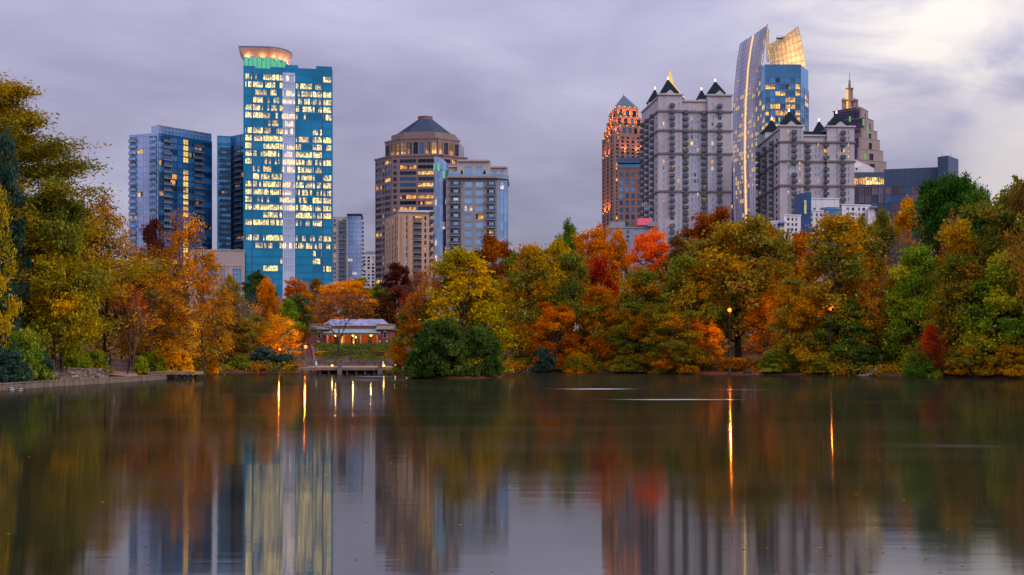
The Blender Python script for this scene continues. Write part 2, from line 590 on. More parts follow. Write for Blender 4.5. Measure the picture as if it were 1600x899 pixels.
def shore_dist(x, y):
    """distance to the shoreline, negative on the water"""
    x = np.asarray(x, float).ravel()
    y = np.asarray(y, float).ravel()
    best = np.full(x.shape, 1e18)
    ins = np.zeros(x.shape, bool)
    for (a, b) in zip(_A, _B):
        ex, ey = b - a
        t = np.clip(((x - a[0]) * ex + (y - a[1]) * ey) / (ex * ex + ey * ey), 0, 1)
        best = np.minimum(best, (x - a[0] - t * ex) ** 2 + (y - a[1] - t * ey) ** 2)
        c = ((a[1] > y) != (b[1] > y))
        with np.errstate(divide='ignore', invalid='ignore'):
            xi = (b[0] - a[0]) * (y - a[1]) / (b[1] - a[1]) + a[0]
        ins ^= (c & (x < xi))
    d = np.sqrt(best)
    return np.where(ins, -d, d)


def _ss(a, b, v):
    t = np.clip((v - a) / (b - a), 0, 1)
    return t * t * (3 - 2 * t)


def hgt(x, y):
    x = np.asarray(x, float).ravel()
    y = np.asarray(y, float).ravel()
    d = shore_dist(x, y)
    up = 0.30 * _ss(0, 0.6, d) + 0.35 * _ss(0.4, 5, d) + 3.0 * _ss(3, 62, d) + 4.4 * _ss(110, 250, d)
    up = up + 0.18 * np.sin(x * 0.31 + y * 0.17) * np.sin(y * 0.23 - x * 0.11) * _ss(3, 14, d)
    dn = -np.minimum(2.0, 0.5 * -d)
    up = up + 1.25 * np.exp(-((x - wx(186, 154)) ** 2 + (y - 154) ** 2) / 240.0) * _ss(2, 14, d)   # rise under the path
    return np.where(d > 0, up, dn)


def hz(x, y):
    return float(hgt([x], [y])[0])
# ------------------------------------------------------------------ the setting: ground, water, path
def axis(lo, hi, step, far, n):
    a = list(np.arange(lo, hi + 0.01, step))
    g = (np.linspace(0, 1, n + 1)[1:] ** 1.8)
    return np.array([lo - far * t for t in g[::-1]] + a + [hi + far * t for t in g])


def build_ground():
    xs = axis(-120, 120, 2.0, 2800, 14)
    ys = axis(-24, 300, 2.0, 3600, 16)
    ys = ys[ys > -900]
    X, Y = np.meshgrid(xs, ys)
    Z = hgt(X, Y)
    v = np.stack([X.ravel(), Y.ravel(), Z], 1)
    nx, ny = len(xs), len(ys)
    i = np.arange(nx - 1)[None, :] + (np.arange(ny - 1) * nx)[:, None]
    f = np.stack([i, i + 1, i + nx + 1, i + nx], -1).reshape(-1, 4)
    me = bpy.data.meshes.new('ground')
    me.from_pydata(v.tolist(), [], f.tolist())
    me.polygons.foreach_set('use_smooth', [True] * len(me.polygons))
    t = litter('leaf_litter_ground', [(0.050, 0.026, 0.016), (0.040, 0.036, 0.014), (0.125, 0.038, 0.016), (0.15, 0.065, 0.022)])
    me.materials.append(t)
    me.update()
    tag(link('ground', me), kind='structure')


build_ground()


def water_material():
    t = NT('lake_water')
    p = t.add('ShaderNodeNewGeometry').outputs['Position']
    s = t.add('ShaderNodeSeparateXYZ', {0: p})
    # long low ripples with crests across the view, plus finer ones
    r1 = t.noise(t.mapping(p, (0.10, 0.55, 1)), 1.0, 3.0, 0.55, 0.4).outputs['Fac']
    r2 = t.noise(t.mapping(p, (0.9, 3.4, 1)), 1.0, 3.0, 0.6, 0.3).outputs['Fac']
    bn = t.add('ShaderNodeBump', {'Strength': 0.019, 'Distance': 0.25, 'Height': t.math('ADD', r1, t.math('MULTIPLY', r2, 0.16))})
    # wind streaks: narrow strips of ruffled water that turn up brighter sky
    rough = t.rng(t.noise(t.mapping(p, (0.035, 0.16, 1)), 1.0, 3.0).outputs['Fac'], 0.35, 0.7, 0.046, 0.074)
    wob = t.math('MULTIPLY', t.math('SUBTRACT', t.noise(p, 0.25, 3.0).outputs['Fac'], 0.5), 2.2)
    streak = None
    for (px, py, half_px, half_y, amp) in ((1060, 624.5, 85, 0.8, 0.8), (932, 608, 50, 0.8, 0.8), (1160, 609, 50, 0.7, 0.2), (585, 588.5, 34, 1.0, 0.35), (575, 594, 36, 0.9, 0.3), (1500, 697, 110, 1.0, 0.08), (700, 604, 80, 1.2, 0.06)):
        Y = CAMZ * F / (py - HOR)
        X = wx(px, Y)
        w = half_px * Y / F
        gx = t.math('DIVIDE', t.math('SUBTRACT', s.outputs[0], X), w)
        gy = t.math('DIVIDE', t.math('ADD', t.math('SUBTRACT', s.outputs[1], Y), wob), half_y)
        g = t.math('ADD', t.math('POWER', t.math('ABSOLUTE', gx), 2.0), t.math('POWER', t.math('ABSOLUTE', gy), 2.0))
        g = t.math('MULTIPLY', t.math('POWER', 2.718, t.math('MULTIPLY', g, -1.3)), amp)
        streak = g if streak is None else t.math('ADD', streak, g)
    rough = t.math('ADD', rough, t.math('MULTIPLY', streak, 0.60), clamp=True)
    lw = t.add('ShaderNodeLayerWeight', {'Blend': 0.5}).outputs['Facing']
    fac = t.rng(lw, 0.70, 0.99, 0.45, 0.45, False)
    deep = t.add('ShaderNodeBsdfDiffuse', {'Color': (0.014, 0.014, 0.006)})
    g = t.add('ShaderNodeBsdfGlossy', {'Color': (0.97, 0.95, 0.90), 'Roughness': rough, 'Normal': bn.outputs[0], 'Anisotropy': 0.5, 'Tangent': t.add('ShaderNodeCombineXYZ', {0: 1.0, 1: 0.0, 2: 0.0}).outputs[0]})
    m = t.add('ShaderNodeMixShader', {0: fac})
    t.put(m.inputs[1], deep.outputs[0])
    t.put(m.inputs[2], g.outputs[0])
    return t.done(m.outputs[0])


def build_water():
    mb = MB()
    poly = [(x * 1.0, y) for (x, y) in LAKE]
    c = np.mean(_A, axis=0)
    grown = [tuple(np.array(p) + (np.array(p) - c) / np.linalg.norm(np.array(p) - c) * 3.0) for p in poly]
    mb.v = [(x, y, 0.0) for (x, y) in grown]
    mb.f = [tuple(range(len(grown)))]
    mb.m, mb.sm = [0], [False]
    tag(mb.build('lake_water', water_material()), kind='structure')


build_water()

# island mound
mb = MB()
ic = P(712, 134)
prof = [(6.6, -1.2), (5.6, -0.05), (5.1, 0.2), (4.0, 0.5), (0.4, 0.75)]
mb.lathe(prof, ic, 28)
isl = mb.build('island_ground', bpy.data.materials['leaf_litter_ground'])
tag(isl, kind='structure')


def strip(name, cl, width, mat, lift=0.05, kind='structure'):
    """path draped on the ground along a centre line"""
    pts = [Vector((*p, 0)) for p in cl]
    fine = []
    for a, b in zip(pts[:-1], pts[1:]):
        n = max(1, int((b - a).length / 1.0))
        fine += [a.lerp(b, i / n) for i in range(n)]
    fine.append(pts[-1])
    mb = MB()
    rows = []
    for i, p in enumerate(fine):
        t = (fine[min(i + 1, len(fine) - 1)] - fine[max(i - 1, 0)]).normalized()
        s = Vector((t.y, -t.x, 0))
        w = width(i / (len(fine) - 1)) if callable(width) else width
        row = []
        for k in range(5):
            q = p + s * w * (k / 4 - 0.5)
            row.append((q.x, q.y, max(hz(q.x, q.y), 0.3) + lift))
        rows.append(row)
    for r0, r1 in zip(rows[:-1], rows[1:]):
        for k in range(4):
            mb.face([r0[k], r0[k + 1], r1[k + 1], r1[k]], 0, True)
    o = mb.build(name, mat)
    return tag(o, kind=kind)


PATHM = litter('leaf_strewn_asphalt', [(0.27, 0.17, 0.165), (0.31, 0.20, 0.19), (0.30, 0.12, 0.07), (0.34, 0.17, 0.10)])
strip('path', [P(196, 120.5), P(190, 130), P(188, 140), P(186, 156), P(180, 175)], 2.9, PATHM, 0.10)
SHORE_L = [P(-60, 90), P(0, 93), P(100, 104), P(200, 116), P(275, 131)]
strip('lakeside_path', [(x - 0.9, y + 2.0) for (x, y) in SHORE_L], 2.0, PATHM, 0.06)
# ------------------------------------------------------------------ trees
BARK = {'brown': bark('brown_bark', (0.035, 0.026, 0.020), (0.10, 0.075, 0.058)),
        'dark': bark('dark_bark', (0.018, 0.014, 0.012), (0.055, 0.042, 0.034)),
        'pale': bark('pale_bark', (0.12, 0.095, 0.085), (0.30, 0.25, 0.22)),
        'grey': bark('grey_bark', (0.07, 0.058, 0.055), (0.18, 0.15, 0.145)),
        'red': bark('reddish_bark', (0.06, 0.030, 0.022), (0.15, 0.075, 0.055))}
LEAF = {
    'bronze_green': leafmat('bronze_green_leaves', '5a5c20', '7c6c26', '9e7c2c'),
    'olive': leafmat('olive_leaves', '55602a', '7c742c', 'a4862e'),
    'olive_orange': leafmat('olive_orange_leaves', '66682a', '8e7830', 'b2822e'),
    'yellow': leafmat('yellow_leaves', '767424', 'a88c2a', 'cea034'),
    'gold': leafmat('golden_leaves', 'b07a24', 'd09836', 'e2b048'),
    'orange': leafmat('orange_leaves', '9a5c1e', 'c47a2a', 'dc9638'),
    'burnt': leafmat('burnt_orange_leaves', '755226', 'a26c2e', 'c28638'),
    'scarlet': leafmat('scarlet_leaves', 'a83618', 'd04e20', 'e27230'),
    'crimson': leafmat('crimson_leaves', '742622', '9a322a', 'b24c32'),
    'rust': leafmat('rust_leaves', '6e3e1e', '8c4e24', 'a8642c'),
    'red_orange': leafmat('red_orange_leaves', '8c4c22', 'b0622c', 'c67e36'),
    'burgundy': leafmat('burgundy_leaves', '4a2622', '62322c', '7c4434'),
    'brown': leafmat('brown_leaves', '66482a', '86602e', 'a47a3a'),
    'green': leafmat('green_leaves', '4a6424', '687a2c', '8c8c34'),
    'bright_green': leafmat('bright_green_leaves', '5c7a28', '849430', 'aea238'),
    'dark_green': leafmat('dark_green_leaves', '2e401a', '3e5024', '56622c'),
    'blue_green': leafmat('blue_green_leaves', '22362e', '344a3e', '4c6050'),
    'pine': leafmat('pine_needles', '2a4a1a', '3c5e22', '54722c'),
    'mixed': leafmat('mixed_autumn_leaves', '5a6624', '8c7228', 'b0682c'),
    'mixed_green': leafmat('mixed_green_leaves', '4e6226', '78762a', 'a8782e'),
    'ivy': leafmat('ivy_leaves', '34461e', '4c5a26', '70702c'),
    'dusky': leafmat('dusky_rose_leaves', '66382e', '825040', '9a684a'),
}


def quads_mesh(name, c, u, v, tint, mats):
    """leaf quads: centres c, half axes u and v, per-leaf tint"""
    n = len(c)
    pts = np.empty((n, 4, 3))
    pts[:, 0] = c - u
    pts[:, 1] = c - v * 0.9 + u * 0.1
    pts[:, 2] = c + u
    pts[:, 3] = c + v * 0.9 + u * 0.1
    me = bpy.data.meshes.new(name)
    me.vertices.add(n * 4)
    me.vertices.foreach_set('co', pts.ravel().astype(np.float32))
    me.loops.add(n * 4)
    me.loops.foreach_set('vertex_index', np.arange(n * 4, dtype=np.int32))
    me.polygons.add(n)
    me.polygons.foreach_set('loop_start', np.arange(0, n * 4, 4, dtype=np.int32))
    a = me.color_attributes.new('tint', 'FLOAT_COLOR', 'POINT')
    col = np.ones((n, 4, 4), np.float32)
    col[:, :, :3] = tint[:, None, :]
    a.data.foreach_set('color', col.ravel())
    for m in mats:
        me.materials.append(m)
    me.update(calc_edges=True)
    return me


def leaf_axes(rng, n, size, aspect, up):
    nrm = rng.normal(size=(n, 3))
    nrm[:, 2] = np.abs(nrm[:, 2]) + up
    nrm /= np.linalg.norm(nrm, axis=1)[:, None]
    t = rng.normal(size=(n, 3))
    u = np.cross(nrm, t)
    u /= np.linalg.norm(u, axis=1)[:, None] + 1e-9
    v = np.cross(nrm, u)
    sz = size * rng.uniform(0.45, 1.5, n)[:, None]
    return u * sz * 0.5, v * sz * 0.5 * aspect


def bez(a, b, c, n):
    return [a.lerp(b, t).lerp(b.lerp(c, t), t) for t in [i / n for i in range(n + 1)]]


PROTO = {}


def make_proto(key, seed, prof, base=0.18, lobes=16, clumps=13, leaves=110, leaf=0.30, aspect=0.72, lobe_r=0.40, clump_r=0.13, flat=0.6, up=0.35, droop=0.0, trunk_top=0.72, trunk_r=0.24, twigs=0.5, stems=1, hgen=14.0, outer=0.62, stray=(0.17, 1.5)):
    """a deciduous tree 14 m tall with a crown 5 m in radius"""
    rng = np.random.default_rng(seed)
    rd = random.Random(seed)
    H, R = hgen, 5.0
    L = []
    for i in range(lobes):
        t = base + (0.95 - base) * ((i + rd.uniform(0, 0.9)) / lobes)
        r = prof(t) * R
        an = i * 2.39996 + rd.uniform(-0.5, 0.5)
        lr = R * lobe_r * rd.uniform(0.72, 1.25) * (0.55 + 0.5 * prof(t))
        q = max(0.0, r - lr * 0.75) * rd.uniform(0.75, 1.12)
        L.append((Vector((math.cos(an) * q, math.sin(an) * q, t * H)), lr, rd.random()))
    cs, us, vs, ts, cl = [], [], [], [], []
    for (c, lr, lt) in L:
        for k in range(clumps):
            d = Vector((rd.gauss(0, 1), rd.gauss(0, 1), rd.gauss(0, 1) * 0.8 + 0.25)).normalized()
            rr = lr * (outer + (1 - outer) * rd.random()) * rd.uniform(0.8, 1.15)
            q = c + Vector((d.x, d.y, d.z * 0.8)) * rr
            q.z -= droop * (q.x * q.x + q.y * q.y) / (R * R)
            if q.z < 0.25:
                q.z = 0.25 + rd.random() * 0.5
            cr = R * clump_r * rd.uniform(0.7, 1.4)
            n = int(leaves * rd.uniform(0.7, 1.3))
            if rd.random() < stray[0]:                     # sprigs that stray past the bough
                q = c + (q - c) * rd.uniform(1.15, stray[1])
                q.z = max(q.z, 0.3)
                n, cr = int(n * 0.42), cr * 0.7
            g = rng.normal(size=(n, 3)) * np.array([cr, cr, cr * flat]) * 0.62
            pos = np.array(q) + g
            pos[:, 2] = np.maximum(pos[:, 2], 0.08 + rng.random(n) * 0.4)
            u, v = leaf_axes(rng, n, leaf, aspect, up)
            ct = min(1, max(0, 0.5 * lt + 0.5 * rd.random()))
            tt = np.stack([np.full(n, lt), np.full(n, ct), rng.random(n)], 1)
            cs.append(pos), us.append(u), vs.append(v), ts.append(tt)
            cl.append((c, q))
    c = np.concatenate(cs)
    rad = np.percentile(np.hypot(c[:, 0], c[:, 1]), 97)
    top = np.percentile(c[:, 2], 99.6)
    k = np.array([R / rad, R / rad, 14.0 / top])
    H = 14.0
    sq_ = np.array([1, 1, k[2] / k[0]])
    crown = quads_mesh('crown', c * k, np.concatenate(us) * sq_, np.concatenate(vs) * sq_, np.concatenate(ts), [LEAF['olive']])
    K = lambda p: Vector((p[0] * k[0], p[1] * k[1], p[2] * k[2]))
    mb = MB()
    for sI in range(stems):
        lean = Vector((rd.uniform(-0.5, 0.5), rd.uniform(-0.5, 0.5), 0)) * (1.0 if stems == 1 else 2.6)
        b0 = Vector((rd.uniform(-0.25, 0.25), rd.uniform(-0.25, 0.25), 0)) * (stems > 1)
        zt = trunk_top * H
        tp = [b0 + lean * (t ** 1.5) + Vector((rd.uniform(-0.12, 0.12), rd.uniform(-0.12, 0.12), zt * t - 0.3 * (t == 0))) for t in (0, 0.03, 0.12, 0.3, 0.5, 0.7, 0.85, 1.0)]
        tr = trunk_r / math.sqrt(stems)
        mb.tube(tp, [tr * q for q in (1.7, 1.25, 1.05, 0.9, 0.72, 0.5, 0.34, 0.16)], 8)
        for j, (lc, lr, lt) in enumerate(L):
            if j % stems != sI:
                continue
            lc = K(lc)
            f = min(0.95, max(0.14, (lc.z * 0.62) / zt))
            i0 = f * zt
            a = b0 + lean * (f ** 1.5) + Vector((0, 0, i0))
            mid = a.lerp(lc, 0.5) + Vector((0, 0, -0.06 * (lc - a).length))
            mb.tube(bez(a, mid, lc, 5), [tr * q for q in (0.42, 0.36, 0.30, 0.24, 0.18, 0.12)], 5)
    for (lc, q) in cl:
        if rd.random() < twigs:
            a, b = K(lc), K(q)
            mid = a.lerp(b, 0.5) + Vector((rd.uniform(-.2, .2), rd.uniform(-.2, .2), rd.uniform(-.1, .3)))
            mb.tube(bez(a, mid, b, 3), [0.06, 0.048, 0.034, 0.02], 3, cap=False)
    trunk = mb.mesh('trunk', [BARK['brown']])
    PROTO[key] = (crown, trunk)


def make_bare(key, seed, H=14.0, arms=None, spread=0.55, depth=6, first=0.28, leaves=0, leaf=0.26, trunk_r=0.22, stems=1, k=3):
    """winter silhouette: forks six times; a few leaves cling on"""
    rd = random.Random(seed)
    rng = np.random.default_rng(seed)
    mb = MB()
    tips = []

    def grow(p, d, ln, r, lev):
        n = 3
        pts = [p]
        q, dd = p.copy(), d.copy()
        for i in range(n):
            dd = (dd + Vector((rd.gauss(0, .10), rd.gauss(0, .10), rd.gauss(0, .06) + 0.035))).normalized()
            q = q + dd * ln / n
            pts.append(q.copy())
        r1 = r * 0.62
        mb.tube(pts, [r + (r1 - r) * i / n for i in range(n + 1)], 6 if lev < 2 else (4 if lev < 4 else 3), cap=lev == 0)
        if lev >= depth:
            tips.append(q)
            return
        m = k if lev < depth - 1 else 3
        if lev == 0:
            m = 2 + (seed % 2)
        ph = rd.uniform(0, 6.28)
        for i in range(m):
            a = ph + i * 2 * math.pi / m + rd.uniform(-.5, .5)
            side = dd.cross(Vector((math.cos(a), math.sin(a), 0.3))).normalized()
            nd = (dd + side * spread * rd.uniform(0.7, 1.35)).normalized()
            st = pts[-1] if i < 2 else pts[2]
            grow(st, nd, ln * rd.uniform(0.68, 0.9) if lev else ln * 0.72, max(r1 * rd.uniform(0.6, 0.85), 0.026), lev + 1)

    if arms:
        mb.tube([Vector(p) for p in arms[0]], [trunk_r * q for q in (1.5, 1.1, 1.0, 0.95, 0.9)], 8)
        for (p, d, ln, r) in arms[1:]:
            grow(Vector(p), Vector(d).normalized(), ln, r, 1)
    for sI in range(stems if not arms else 0):
        d0 = Vector((rd.uniform(-.1, .1), rd.uniform(-.1, .1), 1)) if stems == 1 else Vector((math.cos(sI * 2.1) * 0.28, math.sin(sI * 2.1) * 0.28, 1))
        grow(Vector((0, 0, -0.2)), d0.normalized(), H * first, trunk_r / math.sqrt(stems), 0)
    v = np.array(mb.v)
    rad = np.percentile(np.hypot(v[:, 0], v[:, 1]), 98)
    kk = np.array([5.0 / rad, 5.0 / rad, 14.0 / v[:, 2].max()])
    mb.v = [tuple(p) for p in (v * kk)]
    crown = None
    if leaves:
        tp = np.array([tuple(t) for t in tips]) * kk
        idx = rng.integers(0, len(tp), leaves)
        c = tp[idx] + rng.normal(size=(leaves, 3)) * 0.28
        u, w = leaf_axes(rng, leaves, leaf, 0.7, 0.2)
        rnd = rng.random(len(tp))
        tt = np.stack([rnd[idx], rnd[idx] * 0.5 + 0.5 * rng.random(leaves), rng.random(leaves)], 1)
        crown = quads_mesh('crown', c, u, w, tt, [LEAF['olive']])
    PROTO[key] = (crown, mb.mesh('trunk', [BARK['grey']]))


def make_cypress(key, seed, n_limb=58, leaves=130000):
    """tall conifer gone bronze: tiers of long level limbs carrying feathery flat sprays"""
    rd = random.Random(seed)
    rng = np.random.default_rng(seed)
    H, R = 14.0, 5.0
    mb = MB()
    mb.tube([(0, 0, -.3), (0, 0, .5), (.05, 0, 4), (0, .08, 9), (0, 0, 13.6)], [.42, .30, .22, .12, .03], 8)
    cs, us, vs, ts = [], [], [], []
    per = leaves // (n_limb * 9)
    for i in range(n_limb):
        t = (i + 0.5) / n_limb
        z0 = H * (0.10 + 0.86 * t)
        ln = R * (1.04 - 0.74 * t ** 2.2) * rd.uniform(0.66, 1.10)
        an = i * 2.39996 + rd.uniform(-.4, .4)
        d = Vector((math.cos(an), math.sin(an), 0))
        s = Vector((-d.y, d.x, 0))
        rise = rd.uniform(0.05, 0.30)
        a, b = Vector((0, 0, z0)), d * ln + Vector((0, 0, z0 + rise * ln))
        path = bez(a, a.lerp(b, .5) + Vector((0, 0, -0.10 * ln)), b, 6)
        mb.tube(path, [.085 - .011 * k for k in range(7)], 4)
        lt = rd.random()
        for k in range(9):
            f = 0.22 + 0.78 * (k + rd.random() * 0.6) / 9
            p = a.lerp(b, f)
            p.z = path[min(6, int(f * 6))].z
            sd = (-1 if k % 2 else 1)
            sl = ln * 0.30 * rd.uniform(.6, 1.2) * (1.1 - 0.5 * f)
            q = p + (s * sd * 0.85 + d * 0.6).normalized() * sl + Vector((0, 0, rd.uniform(0.0, .25) * sl))
            mb.tube([p, q], [.03, .012], 3, cap=False)
            n = int(per * rd.uniform(.6, 1.4))
            w = rng.random(n)[:, None]
            pos = np.array(p) * (1 - w) + np.array(q) * w + rng.normal(size=(n, 3)) * np.array([.28, .28, .17])
            pos[:, 2] -= np.abs(rng.normal(size=n)) * 0.12
            u, v = leaf_axes(rng, n, 0.15, 0.42, 0.2)
            tt = np.stack([np.full(n, lt), np.full(n, rd.random()), rng.random(n)], 1)
            cs.append(pos), us.append(u), vs.append(v), ts.append(tt)
    PROTO[key] = (quads_mesh('crown', np.concatenate(cs), np.concatenate(us), np.concatenate(vs), np.concatenate(ts), [LEAF['bronze_green']]), mb.mesh('trunk', [BARK['brown']]))


egg = lambda t: max(0.12, math.sin(math.pi * min(1, max(0, t)) ** 0.85)) ** 0.65
low = lambda t: max(0.15, math.cos(math.pi / 2 * max(0, t - 0.15) / 0.85)) ** 0.6
tall = lambda t: max(0.2, math.sin(math.pi * (0.12 + 0.84 * t))) ** 0.5
dome = lambda t: max(0.05, 1 - t * t) ** 0.5
wide = lambda t: max(0.1, math.sin(math.pi * min(1, t * 1.02) ** 1.5)) ** 0.55

make_proto('oak_a', 11, egg, 0.22, 17, 14, 105)
make_proto('oak_b', 12, egg, 0.28, 15, 15, 105, lobe_r=0.45)
make_proto('oak_c', 13, wide, 0.27, 18, 14, 100, lobe_r=0.36, trunk_top=0.62, trunk_r=0.30, twigs=0.6)
make_proto('shore_a', 21, low, 0.05, 22, 13, 96, lobe_r=0.36, flat=0.6, droop=0.9, up=0.45, outer=0.5)
make_proto('shore_b', 22, low, 0.05, 20, 14, 96, lobe_r=0.40, flat=0.6, droop=0.7, up=0.45, outer=0.5)
make_proto('shore_c', 23, lambda t: 0.5 + 0.5 * low(t), 0.04, 24, 12, 94, lobe_r=0.33, flat=0.55, droop=1.0, up=0.45, outer=0.45)
make_proto('tall_a', 31, tall, 0.15, 17, 13, 100, lobe_r=0.42)
make_proto('tall_b', 32, tall, 0.2, 15, 14, 100, lobe_r=0.46)
make_proto('airy_a', 41, egg, 0.25, 18, 12, 40, leaf=0.27, lobe_r=0.42, clump_r=0.12, trunk_r=0.17, twigs=1.0, outer=0.3)
make_proto('airy_b', 42, tall, 0.2, 20, 12, 34, leaf=0.26, lobe_r=0.44, clump_r=0.13, trunk_r=0.15, twigs=1.0, stems=3, outer=0.25)
make_proto('airy_c', 43, egg, 0.18, 18, 13, 46, leaf=0.27, lobe_r=0.46, clump_r=0.13, trunk_r=0.16, twigs=1.0, stems=2, outer=0.3)
make_proto('maple_a', 51, lambda t: max(0.15, math.sin(math.pi * (0.15 + 0.8 * t))) ** 0.6, 0.2, 16, 16, 110, leaf=0.28, lobe_r=0.42, clump_r=0.12)
make_proto('pine_a', 61, lambda t: max(0.1, math.sin(math.pi * min(1, max(0, (t - 0.42) / 0.60)) ** 0.9)) ** 0.5, 0.55, 20, 17, 125, leaf=0.30, aspect=0.5, lobe_r=0.36, clump_r=0.12, flat=0.7, trunk_top=0.8)
make_proto('bush_a', 71, dome, 0.04, 13, 26, 95, stray=(0.34, 1.75), hgen=6.0, leaf=0.36, lobe_r=0.46, clump_r=0.12, stems=3, trunk_top=0.5, trunk_r=0.2, outer=0.6)
make_proto('bush_b', 72, dome, 0.03, 15, 19, 100, stray=(0.30, 1.7), hgen=5.0, leaf=0.44, lobe_r=0.44, clump_r=0.16, stems=4, trunk_top=0.5, trunk_r=0.2)
make_bare('bare_a', 81, depth=6, spread=0.62)
make_bare('bare_b', 84, depth=6, spread=0.48, leaves=2600)
make_bare('sapling', 87, depth=4, spread=0.32, first=0.42, leaves=900, stems=3, trunk_r=0.2, k=2)
make_bare('fork', 90, depth=6, spread=0.55, trunk_r=0.30, leaves=500, k=3, arms=[[(-.35, 0, -.3), (-.3, 0, .3), (-.15, 0, 1.8), (0, 0, 3.4), (.1, 0, 4.8)], ((.1, 0, 4.7), (-.62, .1, .80), 3.6, .20), ((.1, 0, 4.7), (.30, -.1, .95), 3.8, .22), ((.05, 0, 4.5), (-.1, .5, .8), 3.0, .14)])
make_cypress('cypress', 95)

TREE_RNG = random.Random(5)


def tree(name, px, Y, top, wpx, proto, leaf, brk, label, cat='tree', group=None, ydepth=None, base_z=None, rot=None):
    x = wx(px, Y)
    bz = (hz(x, Y) if base_z is None else base_z) - 0.12
    H = wz(top, Y) - bz
    s = max(wpx * Y / F / 2, 0.3) / 5.0
    crown, trunk = PROTO[proto]
    r = empty(name, (x, Y, bz), TREE_RNG.uniform(0, 6.28) if rot is None else rot)
    r.scale = (s, (ydepth or 1.0) * s, H / 14.0)
    t = link('trunk', trunk, r)
    setmat(t, BARK[brk])
    if crown is not None:
        c = link('crown', crown, r)
        setmat(c, LEAF[leaf])
    tag(r, label, cat, group)
    return r


